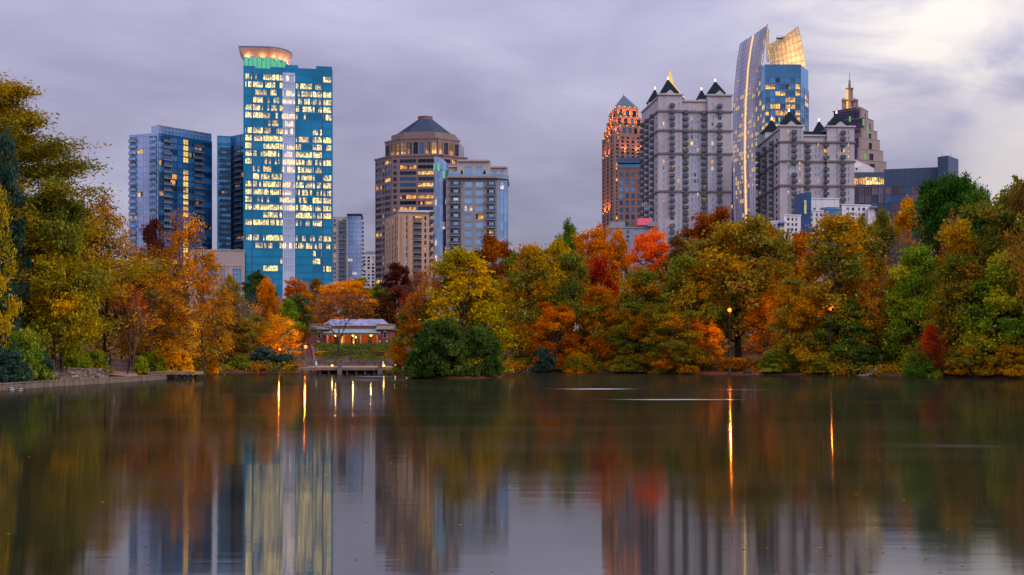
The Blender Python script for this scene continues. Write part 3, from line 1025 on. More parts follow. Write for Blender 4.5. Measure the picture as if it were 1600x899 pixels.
LB, RB, CB = 'trees on the near wooded bank', 'trees along the far wooded shore', 'trees round the boathouse'
T = [
    # wooded bank with the seawall
    ('cypress_tree', -26, 114, 110, 470, 'cypress', 'bronze_green', 'brown', 'tallest tree of the picture, feathery bronze-green conifer rising at the far left edge', LB),
    ('cypress_tree', -130, 108, 190, 260, 'cypress', 'bronze_green', 'brown', 'second feathery bronze conifer cut by the left picture edge', LB),
    ('evergreen_tree', -2, 103, 215, 88, 'tall_a', 'blue_green', 'dark', 'dark blue-green evergreen at the left edge below the tall feathery conifer', LB),
    ('maple_tree', -8, 98, 288, 74, 'airy_a', 'yellow', 'brown', 'loose yellow tree at the left edge in front of the dark blue-green evergreen', LB),
    ('broadleaf_tree', 84, 109, 285, 140, 'oak_a', 'olive', 'brown', 'broad olive-yellow tree sweeping down to the shrubs above the seawall', LB),
    ('broadleaf_tree', 96, 110, 402, 108, 'oak_b', 'yellow', 'brown', 'low yellow-gold tree leaning out over the stony bank by the path', LB),
    ('broadleaf_tree', 160, 134, 308, 146, 'airy_c', 'brown', 'dark', 'tall thin-leaved brown tree with fine twigs above the path', LB),
    ('broadleaf_tree', 122, 135, 322, 110, 'oak_b', 'bronze_green', 'brown', 'bronze-olive tree between the feathery conifer and the brown twiggy tree', LB),
    ('broadleaf_tree', 238, 180, 345, 62, 'oak_a', 'burgundy', 'dark', 'dark red-brown crown against the foot of the pale glass apartment tower', LB),
    ('maple_tree', 288, 139, 333, 92, 'airy_b', 'orange', 'brown', 'tall slender orange tree standing before the pale glass apartment tower', LB),
    ('maple_tree', 236, 133, 388, 128, 'airy_c', 'burnt', 'brown', 'open orange-brown tree right of the path with thin stems', LB),
    ('maple_tree', 318, 144, 392, 104, 'airy_a', 'burnt', 'brown', 'thin coppery tree above the end of the wooden platform', LB),
    ('maple_tree', 222, 150, 420, 90, 'airy_c', 'olive_orange', 'dark', 'shady olive-orange tree arching over the top of the path', LB),
    ('maple_tree', 272, 137, 470, 84, 'airy_c', 'gold', 'red', 'low golden tree behind the bright yellow shrubs near the platform', LB),
    ('sapling_tree', 206, 126, 448, 66, 'sapling', 'crimson', 'pale', 'pale bare saplings with a few red leaves beside the path rail', LB),
    ('broadleaf_tree', 60, 140, 330, 130, 'oak_c', 'olive', 'dark', 'dull olive tree glimpsed behind the feathery conifer', LB),
    ('broadleaf_tree', 345, 168, 452, 62, 'tall_b', 'brown', 'brown', 'dull brown tree behind the coppery tree near the platform', LB),
    # round the boathouse
    ('broadleaf_tree', 362, 174, 432, 44, 'tall_a', 'olive_orange', 'brown', 'narrow olive-gold tree below the beige podium wall', CB),
    ('evergreen_tree', 402, 232, 427, 66, 'oak_b', 'dark_green', 'dark', 'rounded dark evergreen at the foot of the teal office tower, behind the narrow orange tree', CB),
    ('evergreen_tree', 460, 226, 462, 66, 'tall_b', 'dark_green', 'dark', 'dark evergreen between the red maple and the boathouse', CB),
    ('broadleaf_tree', 450, 205, 470, 44, 'oak_a', 'bright_green', 'brown', 'yellow-green round crown in front of the dark evergreen near the boathouse', CB),
    ('maple_tree', 418, 180, 436, 42, 'tall_a', 'orange', 'brown', 'narrow bright orange tree in front of the rounded dark evergreen', CB),
    ('maple_tree', 462, 262, 437, 52, 'maple_a', 'red_orange', 'brown', 'deep red maple below the right corner of the teal office tower', CB),
    ('maple_tree', 540, 300, 441, 112, 'maple_a', 'orange', 'brown', 'wide glowing orange maple directly behind the boathouse roof', CB),
    ('maple_tree', 494, 310, 438, 54, 'oak_a', 'burnt', 'brown', 'amber tree between the red maple and the wide orange maple', CB),
    ('broadleaf_tree', 594, 305, 446, 58, 'oak_b', 'olive', 'brown', 'olive tree to the right of the wide orange maple above the boathouse', CB),
    ('broadleaf_tree', 560, 330, 436, 70, 'oak_a', 'olive_orange', 'brown', 'muted olive-orange crown peeping over the wide orange maple', CB),
    ('bare_tree', 392, 170, 458, 62, 'bare_a', 'brown', 'grey', 'leafless grey tree left of the narrow orange tree', CB),
    ('maple_tree', 438, 171, 494, 68, 'airy_c', 'gold', 'brown', 'golden tree lit by the street lamps beside the dock', CB),
    ('broadleaf_tree', 352, 164, 486, 75, 'shore_b', 'brown', 'brown', 'brown-olive tree leaning over the water between platform and dock', CB),
    ('broadleaf_tree', 398, 166, 496, 62, 'shore_c', 'olive_orange', 'brown', 'olive-amber waterside tree under the leafless grey tree', CB),
    ('forked_tree', 529.5, 190, 441, 118, 'fork', 'burnt', 'brown', 'bare forked tree standing alone in front of the boathouse porch', CB),
    ('maple_tree', 466, 200, 514, 40, 'airy_a', 'crimson', 'brown', 'small red-leaved tree by the brick stairs', CB),
    ('broadleaf_tree', 622, 305, 413, 74, 'oak_a', 'burgundy', 'dark', 'dark burgundy tree below the peach apartment block', CB),
    ('broadleaf_tree', 652, 225, 424, 62, 'airy_a', 'dusky', 'brown', 'thin dusky-rose tree between the burgundy tree and the island trees', CB),
    ('maple_tree', 636, 232, 456, 40, 'airy_a', 'crimson', 'brown', 'thin crimson tree above the right end of the boathouse', CB),
    # island
    ('broadleaf_tree', 722, 137, 392, 155, 'shore_a', 'yellow', 'brown', 'large yellow-green tree rising behind the dark bush on the island', 'trees on the island'),
    ('maple_tree', 650, 138, 462, 89, 'shore_b', 'mixed', 'brown', 'orange and green tree at the left of the island, hanging over the dock', 'trees on the island'),
    ('bare_tree', 672, 136, 408, 66, 'bare_b', 'red_orange', 'grey', 'nearly leafless reddish tree on the island left of the yellow-green tree', 'trees on the island'),
    ('broadleaf_tree', 757, 139, 430, 68, 'shore_c', 'olive_orange', 'brown', 'olive-gold tree on the right flank of the island', 'trees on the island'),
    # far shore, from the island rightwards
    ('broadleaf_tree', 775, 260, 371, 84, 'oak_c', 'rust', 'dark', 'orange-brown crown just below the grey apartment tower with the glass corner', RB),
    ('broadleaf_tree', 802, 190, 398, 70, 'oak_a', 'olive_orange', 'brown', 'olive-orange tree behind the right flank of the island', RB),
    ('broadleaf_tree', 828, 172, 386, 116, 'shore_b', 'olive_orange', 'brown', 'tall olive and amber tree right of the island on the far shore', RB),
    ('broadleaf_tree', 872, 186, 376, 74, 'oak_b', 'yellow', 'brown', 'yellow-olive crown left of the scarlet maples', RB),
    ('evergreen_tree', 893, 268, 349, 52, 'oak_c', 'green', 'dark', 'green tree standing up behind the scarlet maples', RB),
    ('maple_tree', 930, 232, 358, 84, 'maple_a', 'red_orange', 'brown', 'red-orange maple below the floodlit brown tower', RB),
    ('maple_tree', 966, 240, 361, 52, 'tall_a', 'orange', 'brown', 'orange maple squeezed between the two red maples', RB),
    ('maple_tree', 1015, 205, 363, 80, 'maple_a', 'scarlet', 'brown', 'brilliant scarlet maple at the foot of the tall grey turreted tower', RB),
    ('maple_tree', 936, 181, 404, 66, 'tall_b', 'crimson', 'brown', 'crimson tree half hidden among olive trees below the red-orange maple', RB),
    ('broadleaf_tree', 893, 169, 398, 96, 'shore_a', 'olive', 'brown', 'olive waterside tree left of the crimson tree', RB),
    ('maple_tree', 868, 164, 474, 75, 'shore_c', 'red_orange', 'brown', 'low russet tree overhanging the water, leftmost on the far shore', RB),
    ('broadleaf_tree', 935, 165, 450, 96, 'shore_b', 'mixed', 'brown', 'russet and olive tree over the water below the crimson tree', RB),
    ('broadleaf_tree', 1000, 168, 424, 112, 'shore_a', 'mixed_green', 'brown', 'green-olive tree in front of the brilliant scarlet maple', RB),
    ('broadleaf_tree', 1000, 161, 476, 96, 'shore_c', 'mixed', 'brown', 'mottled red and green tree low over the water before the green-olive tree', RB),
    ('broadleaf_tree', 1110, 215, 331, 118, 'oak_c', 'rust', 'dark', 'domed rust-brown tree between the two grey turreted towers', RB),
    ('broadleaf_tree', 1062, 200, 372, 72, 'oak_a', 'brown', 'brown', 'brown tree under the left side of the domed rust-brown tree', RB),
    ('broadleaf_tree', 1152, 161, 345, 178, 'oak_c', 'olive_orange', 'dark', 'great spreading olive tree with a dark leaning trunk behind the tall orange lamp', RB),
    ('broadleaf_tree', 1072, 157, 402, 112, 'shore_a', 'mixed_green', 'brown', 'green tree left of the tall orange lamp', RB),
    ('broadleaf_tree', 1060, 153, 488, 96, 'shore_c', 'mixed', 'brown', 'green and rust foliage at the water left of the tall orange lamp', RB),
    ('maple_tree', 1112, 153, 506, 58, 'airy_c', 'orange', 'red', 'small orange tree glowing beneath the tall orange lamp', RB),
    ('maple_tree', 1196, 154, 462, 70, 'airy_c', 'orange', 'red', 'fiery orange tree right of the tall orange lamp', RB),
    ('maple_tree', 1188, 196, 345, 66, 'oak_b', 'orange', 'brown', 'golden-orange crown at the foot of the curved glass tower', RB),
    ('broadleaf_tree', 1306, 151, 340, 171, 'shore_b', 'olive_orange', 'brown', 'large amber and green tree below the white stepped apartments', RB),
    ('maple_tree', 1250, 172, 366, 90, 'oak_a', 'orange', 'brown', 'orange tree behind the left side of the large amber and green tree', RB),
    ('broadleaf_tree', 1252, 149, 438, 98, 'shore_c', 'olive_orange', 'brown', 'amber boughs over the water right of the fiery orange tree', RB),
    ('broadleaf_tree', 1318, 148, 468, 109, 'shore_a', 'green', 'dark', 'dark green waterside tree beneath the large amber and green tree', RB),
    ('maple_tree', 1362, 147, 428, 68, 'airy_c', 'burnt', 'red', 'thin rust-red tree with grey twigs above the driftwood', RB),
    ('maple_tree', 1348, 190, 345, 84, 'oak_b', 'olive_orange', 'brown', 'orange-olive crown below the long blue-grey hotel', RB),
    ('broadleaf_tree', 1418, 205, 314, 66, 'oak_a', 'gold', 'brown', 'bright yellow-gold crown in front of the long blue-grey hotel', RB),
    ('broadleaf_tree', 1382, 196, 334, 62, 'oak_c', 'olive', 'brown', 'olive crown left of the yellow-gold crown below the hotel', RB),
    ('pine_tree', 1487, 190, 276, 124, 'pine_a', 'pine', 'dark', 'big rounded dark green pine at the right end of the hotel', RB),
    ('pine_tree', 1528, 205, 292, 50, 'pine_a', 'dark_green', 'dark', 'smaller dark evergreen tucked behind the big rounded pine', RB),
    ('bare_tree', 1428, 160, 346, 92, 'bare_a', 'brown', 'grey', 'leafless grey tree left of the big rounded pine', RB),
    ('broadleaf_tree', 1490, 166, 338, 70, 'airy_a', 'dusky', 'brown', 'thin dusky-rose tree just below the big rounded pine', RB),
    ('broadleaf_tree', 1432, 145, 388, 112, 'shore_a', 'bright_green', 'brown', 'yellow-green tree by the water below the leafless grey tree', RB),
    ('broadleaf_tree', 1405, 150, 420, 80, 'shore_b', 'mixed_green', 'brown', 'grey-green tree right of the thin rust-red tree', RB),
    ('broadleaf_tree', 1528, 142, 318, 153, 'shore_c', 'olive_orange', 'brown', 'tall olive and orange tree near the right picture edge', RB),
    ('broadleaf_tree', 1500, 139, 400, 119, 'shore_a', 'mixed_green', 'brown', 'green-gold tree by the water right of the red shrub', RB),
    ('broadleaf_tree', 1592, 140, 286, 122, 'oak_b', 'olive', 'brown', 'tall olive tree cut by the right picture edge', RB),
    ('broadleaf_tree', 1570, 135, 398, 137, 'shore_b', 'bright_green', 'brown', 'green waterside tree in the right corner of the shore', RB),
    ('broadleaf_tree', 1660, 132, 270, 171, 'shore_a', 'olive_orange', 'brown', 'olive-orange tree just past the right picture edge', RB),
    ('broadleaf_tree', 1654, 121, 232, 134, 'oak_c', 'brown', 'dark', 'bronze branch ends reaching in at the right picture edge under the pale sky', RB),
    ('broadleaf_tree', 1560, 190, 318, 80, 'oak_a', 'olive', 'brown', 'pale olive crown behind the tall olive and orange tree', RB),
    ('broadleaf_tree', 1215, 205, 356, 60, 'oak_c', 'burnt', 'brown', 'coppery crown below the smaller grey turreted tower', RB),
    ('broadleaf_tree', 850, 225, 392, 60, 'oak_a', 'bronze_green', 'brown', 'bronze crown behind the tall olive and amber tree', RB),
    ('broadleaf_tree', 1140, 186, 372, 76, 'oak_a', 'olive_orange', 'brown', 'amber-olive crown under the domed rust-brown tree', RB),
]
for (name, px, Y, top, w, proto, leaf, brk, label, grp) in T:
    tree(name, px, Y, top, w, proto, leaf, brk, label, 'tree', grp, base_z=0.45 if 'island' in grp else None, rot=0.0 if proto == 'fork' else None)

SH = 'shrubs by the water'
S = [
    ('island_bush', 692, 131, 500, 112, 'bush_a', 'dark_green', 'dense broad dark green bush filling the front of the island', 0.3),
    ('island_bush', 746, 132, 510, 84, 'bush_a', 'dark_green', 'lower dark green bush at the right tip of the island', 0.3),
    ('island_bush', 656, 130.5, 546, 54, 'bush_b', 'dark_green', 'low dark bush at the left tip of the island beside the dock lamps', 0.2),
    ('shrub', 36, 100.5, 518, 76, 'bush_a', 'green', 'green shrub above the ducks on the seawall bank', None),
    ('shrub', 14, 99, 545, 74, 'bush_b', 'blue_green', 'grey-green shrub at the left edge above the ducks', None),
    ('shrub', 60, 103, 543, 50, 'bush_a', 'blue_green', 'grey-green shrub where the stony bank begins', None),
    ('shrub', 148, 121, 549, 50, 'bush_a', 'green', 'green shrub beside the path rail above the stones', None),
    ('shrub', 120, 117, 553, 50, 'bush_b', 'bright_green', 'yellow-green shrub on top of the stony bank', None),
    ('shrub', 221, 128, 558, 24, 'bush_a', 'bright_green', 'bright green shrub at the foot of the pale saplings', None),
    ('shrub', 240, 133, 548, 40, 'bush_b', 'bright_green', 'lime green shrub behind the small bench', None),
    ('shrub', 276, 135, 546, 54, 'bush_a', 'gold', 'bright yellow shrub above the wooden platform', None),
    ('shrub', 312, 150, 548, 50, 'bush_b', 'orange', 'orange shrub just past the end of the wooden platform', None),
    ('shrub', 412, 164, 543, 48, 'bush_a', 'blue_green', 'grey-green waterside shrub left of the street lamps', None),
    ('shrub', 446, 164.5, 553, 44, 'bush_b', 'blue_green', 'low grey-green shrub at the left end of the dock', None),
    ('shrub', 376, 163, 556, 44, 'bush_b', 'green', 'green shrub at the water below the leafless grey tree', None),
    ('shrub', 503, 196, 549, 24, 'bush_b', 'gold', 'golden mound shrub beside the brick stairs', None),
    ('shrub', 590, 200, 549, 28, 'bush_b', 'dusky', 'dull brown shrub on the slope under the boathouse right side', None),
    ('shrub', 852, 162, 543, 42, 'bush_a', 'blue_green', 'grey-green shrub at the water left end of the far shore', None),
    ('shrub', 905, 160, 552, 50, 'bush_b', 'mixed', 'russet shrub at the water below the russet and olive tree', None),
    ('shrub', 1215, 149, 545, 60, 'bush_a', 'green', 'green shrub on the red bank below the fiery orange tree', None),
    ('shrub', 1352, 144, 540, 54, 'bush_a', 'dark_green', 'dark green shrub behind the driftwood', None),
    ('shrub', 1455, 135.2, 510, 50, 'airy_c', 'crimson', 'red shrub standing out among the green trees near the right picture edge', None),
    ('shrub', 1440, 136, 548, 56, 'bush_b', 'green', 'green shrub overhanging the water below the red shrub', None),
    ('shrub', 1510, 133.5, 545, 66, 'bush_a', 'mixed_green', 'mottled green shrub at the water right of the red shrub', None),
    ('shrub', 1578, 131, 540, 74, 'bush_a', 'olive_orange', 'orange-tinged shrub in the right corner of the shore', None),
    ('shrub', 1290, 146, 550, 60, 'bush_b', 'olive', 'olive shrub at the water left of the driftwood', None),
    ('shrub', 1150, 152, 560, 50, 'bush_b', 'burnt', 'rust shrub on the red bank under the tall orange lamp', None),
    ('shrub', 980, 159, 556, 60, 'bush_b', 'mixed_green', 'green shrub at the water below the mottled red and green tree', None),
]
for (name, px, Y, top, w, proto, leaf, label, bz) in S:
    tree(name, px, Y, top, w, proto, leaf, 'dark', label, 'shrub', SH, base_z=bz)


def scatter_mass(name, pts, sizes, n_per, leaf, mats, seed, flat=0.7, aspect=0.7):
    rng = np.random.default_rng(seed)
    cs, us, vs, ts = [], [], [], []
    for (p, r) in zip(pts, sizes):
        g = rng.normal(size=(n_per, 3)) * np.array([r, r, r * flat]) * 0.6
        pos = np.array(p) + g
        u, v = leaf_axes(rng, n_per, leaf, aspect, 0.4)
        lt = rng.random()
        ts.append(np.stack([np.full(n_per, lt), np.full(n_per, rng.random()), rng.random(n_per)], 1))
        cs.append(pos), us.append(u), vs.append(v)
    return link(name, quads_mesh(name, np.concatenate(cs), np.concatenate(us), np.concatenate(vs), np.concatenate(ts), mats))


def in_boathouse_view(px, Y):
    return 470 < px < 632 and Y < 268


rd = random.Random(77)
for (nm, leaf, seed, share, lbl) in (('undergrowth', 'olive', 1, 0, 'tangled low undergrowth along the banks'), ('undergrowth', 'burnt', 2, 1, 'fallen-leaf coloured brush along the banks')):
    pts, sz = [], []
    while len(pts) < 420:
        px = rd.uniform(-40, 1640)
        i = rd.random() ** 1.6
        ys = np.interp(px, [-40, 0, 100, 200, 275, 345, 470, 640, 800, 1000, 1200, 1400, 1600, 1640], [92, 93, 104, 116, 131, 157, 162, 165, 163, 158, 147, 138, 129, 124])
        Y = ys + (6.5 if px < 275 else 0.8) + i * 22
        if in_boathouse_view(px, Y) or 160 < px < 215 or 225 < px < 300 and Y < ys + 9:
            continue
        if px < 165 and Y < ys + 9:
            continue
        if 1085 < px < 1290 and Y < ys + 5:
            continue
        x = wx(px, Y)
        r = rd.uniform(0.5, 1.1)
        pts.append((x, Y, hz(x, Y) + r * 0.5))
        sz.append(r)
    tag(scatter_mass(nm, pts, sz, 95, 0.26, [LEAF[leaf]], seed), lbl, 'undergrowth', kind='stuff')
for (leaf, seed, off, lbl) in (('olive', 5, 0, 'far wood of olive trees that fills the gaps between the nearer crowns'), ('brown', 6, 1, 'far wood of copper-coloured trees behind the nearer crowns')):
    pts, sz = [], []
    px = -70 + 8 * off
    while px < 1680:
        for lay in range(2):
            Y = (200 if lay == 0 else 290) + rd.uniform(-12, 12)
            if px < 330:
                Y -= 45
            if 440 < px < 640:
                Y = 305 + lay * 25
            lim = np.interp(px, [-60, 0, 150, 230, 300, 380, 480, 600, 640, 760, 850, 1000, 1100, 1200, 1300, 1400, 1500, 1600], [300, 300, 370, 420, 455, 455, 462, 470, 450, 420, 410, 400, 380, 385, 370, 350, 345, 330])
            x = wx(px, Y)
            g = hz(x, Y)
            zt = wz(lim + 20, Y)
            z = g + 0.8 + off
            while z < zt - 1.0:
                pts.append((x + rd.uniform(-.8, .8), Y + rd.uniform(-5, 5), z + rd.uniform(-.6, .6)))
                sz.append(rd.uniform(1.5, 2.3))
                z += 2.6
        px += 16 + rd.uniform(-2, 2)
    tag(scatter_mass('distant_woods', pts, sz, 60, 0.55, [LEAF[leaf]], seed, 0.85), lbl, 'woods', kind='stuff')
# ------------------------------------------------------------------ the towers
CITY_Z = 8.0
PANES = {}
BR = random.Random(42)


def pane_mesh(w, h, mull, tran, frame):
    key = (round(w, 2), round(h, 2), mull, tran, frame)
    if key not in PANES:
        mb = MB()
        mb.face([(-w / 2, 0, 0), (w / 2, 0, 0), (w / 2, 0, h), (-w / 2, 0, h)], 0)
        b = min(0.16, w * 0.05)
        for i in range(mull):
            x = -w / 2 + w * (i + 1) / (mull + 1)
            mb.box(x - b / 2, x + b / 2, -0.09, 0.0, 0, h, 1)
        for i in range(tran):
            z = h * (i + 1) / (tran + 1)
            mb.box(-w / 2, w / 2, -0.07, 0.0, z - b / 2, z + b / 2, 1)
        PANES[key] = mb.mesh('window', [M['navy'], M[frame]])
    return PANES[key]


def balcony_mesh(w, d, h=1.05, slab='slab', rail='rail', back=True):
    key = ('b', round(w, 2), round(d, 2), slab, rail)
    if key not in PANES:
        mb = MB()
        mb.box(-w / 2, w / 2, -d, 0, -0.22, 0, 0)
        for i in range(max(3, int(w / 0.45)) + 1):
            n = max(3, int(w / 0.45))
            x = -w / 2 + 0.04 + (w - 0.08) * i / n
            mb.box(x - 0.045, x + 0.045, -d + 0.02, -d + 0.08, 0, h, 1)
        mb.box(-w / 2, w / 2, -d, -d + 0.1, h, h + 0.1, 1)
        mb.box(-w / 2, -w / 2 + 0.07, -d + 0.1, -0.01, 0.08, h, 1)
        mb.box(w / 2 - 0.07, w / 2, -d + 0.1, -0.01, 0.08, h, 1)
        mb.box(-w / 2 + 0.1, w / 2 - 0.1, -d + 0.09, -d + 0.12, 0.1, h - 0.1, 1)
        PANES[key] = mb.mesh('balcony', [M[slab], M[rail]])
    return PANES[key]


class Bld:
    def __init__(s, name, label, px, Y, cat='building', base=CITY_Z):
        s.ox, s.oy, s.base = wx(px, Y), Y, base
        s.root = empty(name, (s.ox, s.oy, base))
        tag(s.root, label, cat)
        s.wm, s.core = MB(), MB()

    def L(s, px, Y):
        return (wx(px, Y) - s.ox, Y - s.oy)

    def poly(s, *pts):
        return [s.L(*p) for p in pts]

    def z(s, py, Y):
        return wz(py, Y) - s.base

    def facade(s, A, B, z0, z1, cols, rows, pick, t=0.4, mull=1, tran=0, frame='frame', name='window', wm=None, ext=True, rec=0.06, spt=None):
        """wall with real openings: piers and spandrels proud of the glass line, one window object per opening"""
        wm = wm or s.wm
        A, B = Vector((*A, 0)), Vector((*B, 0))
        W = (B - A).length
        U = (B - A) / W
        N = Vector((U.y, -U.x, 0))
        ang = math.atan2(U.y, U.x)
        spt = spt or (t - 0.07)
        cs = sorted((a * W, b * W) for (a, b) in cols)
        edges = [-(t - 0.004) if ext else 0.0] + [e for c in cs for e in c] + [W + (t - 0.004) if ext else W]
        for i in range(0, len(edges), 2):
            if edges[i + 1] - edges[i] > 0.02:
                wm.obox(A, U, N, edges[i], edges[i + 1], -0.05, t, z0, z1)
        rs = sorted(rows)
        ze = [z0] + [e for r in rs for e in r] + [z1]
        for (a, b) in cs:
            for i in range(0, len(ze), 2):
                if ze[i + 1] - ze[i] > 0.02:
                    wm.obox(A, U, N, a - 0.03, b + 0.03, -0.05, spt, ze[i], ze[i + 1])
        out = []
        for ci, (a, b) in enumerate(cs):
            for ri, (za, zb) in enumerate(rs):
                m = pick(ci, ri)
                if m is None:
                    continue
                mu = mull(ci) if callable(mull) else mull
                p = A + U * ((a + b) / 2) + N * rec
                o = link(name, pane_mesh(b - a, zb - za, mu, tran, frame), s.root, (p.x, p.y, za), ang)
                setmat(o, M[m] if isinstance(m, str) else m)
                out.append(o)
        return U, N, W

    def rows(s, py_top, py_bot, Y, pitch_px, h_px):
        """window rows from a roof line down, as local heights, bottom first"""
        k = Y / F
        r = []
        py = py_top
        while py < py_bot:
            r.append((s.z(py + h_px, Y), s.z(py, Y)))
            py += pitch_px
        return sorted(r)

    def balconies(s, A, B, fr, zs, w, d, slab='slab', rail='rail', off=0.0, skip=0.0):
        A, B = Vector((*A, 0)), Vector((*B, 0))
        U = (B - A).normalized()
        N = Vector((U.y, -U.x, 0))
        p = A.lerp(B, fr) + N * off
        me = balcony_mesh(w, d, slab=slab, rail=rail)
        for z in zs:
            if BR.random() < skip:
                continue
            link('balcony', me, s.root, (p.x, p.y, z), math.atan2(U.y, U.x))

    def band(s, A, B, z, h, d, m='stone_trim', name='cornice', mb=None):
        A, B = Vector((*A, 0)), Vector((*B, 0))
        U = (B - A).normalized()
        N = Vector((U.y, -U.x, 0))
        mm = mb or MB()
        mm.obox(A, U, N, -d + 0.003, (B - A).length + d - 0.003, -0.1, d, z, z + h)
        if mb is None:
            return mm.build(name, M[m], s.root)

    def finish(s, wall, core='black_glass', wname='wall', cname='glazed_core', roof=None):
        if s.wm.f:
            s.wm.build(wname, M[wall], s.root)
        if s.core.f:
            s.core.build(cname, [M[core], M[roof or wall]], s.root)


def choose(*opts):
    r = BR.random() * sum(w for _, w in opts)
    for m, w in opts:
        r -= w
        if r <= 0:
            return m
    return opts[-1][0]


def frs(a, b, *pairs):
    return [((p - a) / (b - a), (q - a) / (b - a)) for (p, q) in pairs]


def lamp(parent, loc, col, power, radius=0.4, up=False):
    l = bpy.data.lights.new('lamp_light', 'SPOT' if up else 'POINT')
    if up:                                              # floodlight aimed straight up the wall
        l.spot_size = math.radians(130)
        l.spot_blend = 0.7
    l.energy = power
    l.color = col
    l.shadow_soft_size = radius
    o = bpy.data.objects.new('lamp_light', l)
    o.location = loc
    if up:
        o.rotation_euler = (math.pi, 0, 0)
    o.parent = parent
    COL.objects.link(o)


# --- teal office tower
b = Bld('office_tower', 'teal glass office tower with glowing yellow floors and a flared lit crown', 450, 560)
A, B2 = b.L(381, 556), b.L(519, 564)
zt = b.z(109, 560)
b.core.prism([A, B2, b.L(520.6, 600), b.L(384, 596)], 0, zt, 0, 1)
rows = b.rows(118, 424, 560, 11.9, 8.6)
nR = len(rows)
cols = frs(381, 519, (383.6, 393.2), (395.4, 410.2), (411.2, 435.6), (436.8, 441.0), (441.2, 460.4), (462.0, 487), (488.6, 502.4), (505.2, 517.2))
mostly = {}
for r in range(nR):
    mostly[r] = BR.choice([0.55, 0.75, 0.85, 0.95, 0.95, 0.4])
dark_rows = {0: 0.35, 1: 0.05, 2: 0.05, 3: 0.6, 4: 0.9, 5: 0.05, nR - 7: 0.12, nR - 3: 0.4}
for r in range(8, nR):
    mostly[r] = BR.choice([0.7, 0.85, 0.92, 0.97, 0.97])
mostly.update(dark_rows)


def pk(ci, ri):
    q = mostly[ri]
    if ci == 4:
        return 'lit_pale' if BR.random() < q * 0.75 else 'reflection_band'
    if ci in (0, 7):
        return choose(('teal', 1.4 - q), ('lit_teal', q * 0.8), ('lit_teal_full', q * 0.5))
    if BR.random() < q:
        return choose(('lit_teal', 0.8), ('lit_teal_part', 0.45), ('lit_teal_full', 0.35 if q > 0.7 else 0))
    return choose(('teal', 0.6), ('lit_teal_part', 0.4 if q > 0.2 else 0.03))


low_rows = [(b.z(446, 560), b.z(437.5, 560)), (b.z(434.5, 560), b.z(427, 560))]
b.facade(A, B2, 0, zt, cols, rows + low_rows, lambda c, r: ('reflection_band' if c == 4 else 'teal') if r < 2 else pk(c, r - 2), t=0.22, mull=lambda c: {2: 7, 5: 7, 4: 5, 1: 4, 6: 4}.get(c, 2), frame='teal_spandrel', rec=0.03)
b.finish('teal_spandrel', 'teal', roof='blue_panel')
U = (Vector((*B2, 0)) - Vector((*A, 0))).normalized()
N = Vector((U.y, -U.x, 0))
W = (Vector((*B2, 0)) - Vector((*A, 0))).length
mb = MB()                                              # pale strip: sky reflection put into the glass colour, spandrels standing proud
for i in range(len(rows)):
    za = rows[i][1]
    zb = rows[i + 1][0] if i + 1 < len(rows) else zt - 1.6
    mb.obox(A, U, N, W * 0.4365, W * 0.5755, 0.0, 0.32, za + 0.03, zb - 0.03)
mb.obox(A, U, N, W * 0.4365, W * 0.5755, 0.0, 0.32, 0, rows[0][0] - 0.03)
mb.build('painted_reflection_facet', M['reflection_band'], b.root)
for fx in (0.092, 0.894):  # dark strips added in place of the lines of two recess steps
    mb = MB()
    mb.obox(A, U, N, W * fx - 0.25, W * fx + 0.25, 0.2, 0.34, 0, zt + 0.3)
    mb.build('recess_line_strip', M['blue_panel'], b.root)
mb = MB()
mb.obox(A, U, N, -0.2, W + 0.2, -0.6, 0.27, zt, zt + 0.9)
mb.build('parapet', M['teal_spandrel'], b.root)
mb = MB()
mb.obox(A, U, N, W * 0.462, W * 0.612, -9, -1, zt, zt + 2.6)
mb.build('roof_box', M['teal_spandrel'], b.root)
mb = MB()
mb.obox(A, U, N, W * 0.815, W * 1.0, -9, 0.02, zt + 0.9, zt + 2.4)
mb.build('roof_box', M['teal_spandrel'], b.root)
# lit crown: D-shaped drum and flared canopy
k = 560 / F
drum = []
for (u, d) in ((0.004, 0.1), (0.15, 0.3), (0.30, 0.3), (0.37, -0.8), (0.43, -3.2), (0.47, -6.5), (0.49, -11), (0.49, -15), (0.004, -15)):
    p = Vector((*A, 0)) + U * (u * W) + N * d
    drum.append((p.x, p.y))
zd = b.z(92, 560)
mb = MB()
mb.prism(drum, zt, zd, 0)
drum_o = mb.build('lantern_drum', M['lit_green'], b.root)
for i in range(8):
    p, q = Vector((*drum[i], 0)), Vector((*drum[i + 1], 0))
    n = max(1, int((q - p).length / 2.0)) if i < 6 else 2
    for j in range(n):
        c = p.lerp(q, j / n)
        mb = MB()
        mb.box(c.x - 0.11, c.x + 0.11, c.y - 0.3, c.y + 0.05, zt, zd, 0)
        mb.build('mullion', M['teal_spandrel'], drum_o)
cc = Vector((sum(p[0] for p in drum) / 9, sum(p[1] for p in drum) / 9, 0))
outer = []
for p in drum:
    v = Vector((*p, 0)) - cc
    outer.append(tuple((cc + v * (1 + 3.0 / v.length))[:2]))
zc_ = b.z(79, 560)
mb = MB()
mb.prism(drum, zd, zc_, 0, 1, top=outer)
mb.build('flared_soffit', [plain('cream_soffit', (0.75, 0.5, 0.38), 0.8, var=0.08), M['blue_panel']], b.root)
mb = MB()
mb.prism(outer, zc_ + 0.01, zc_ + 0.7, 0)
mb.build('canopy_rim', M['dome_roof'], b.root)
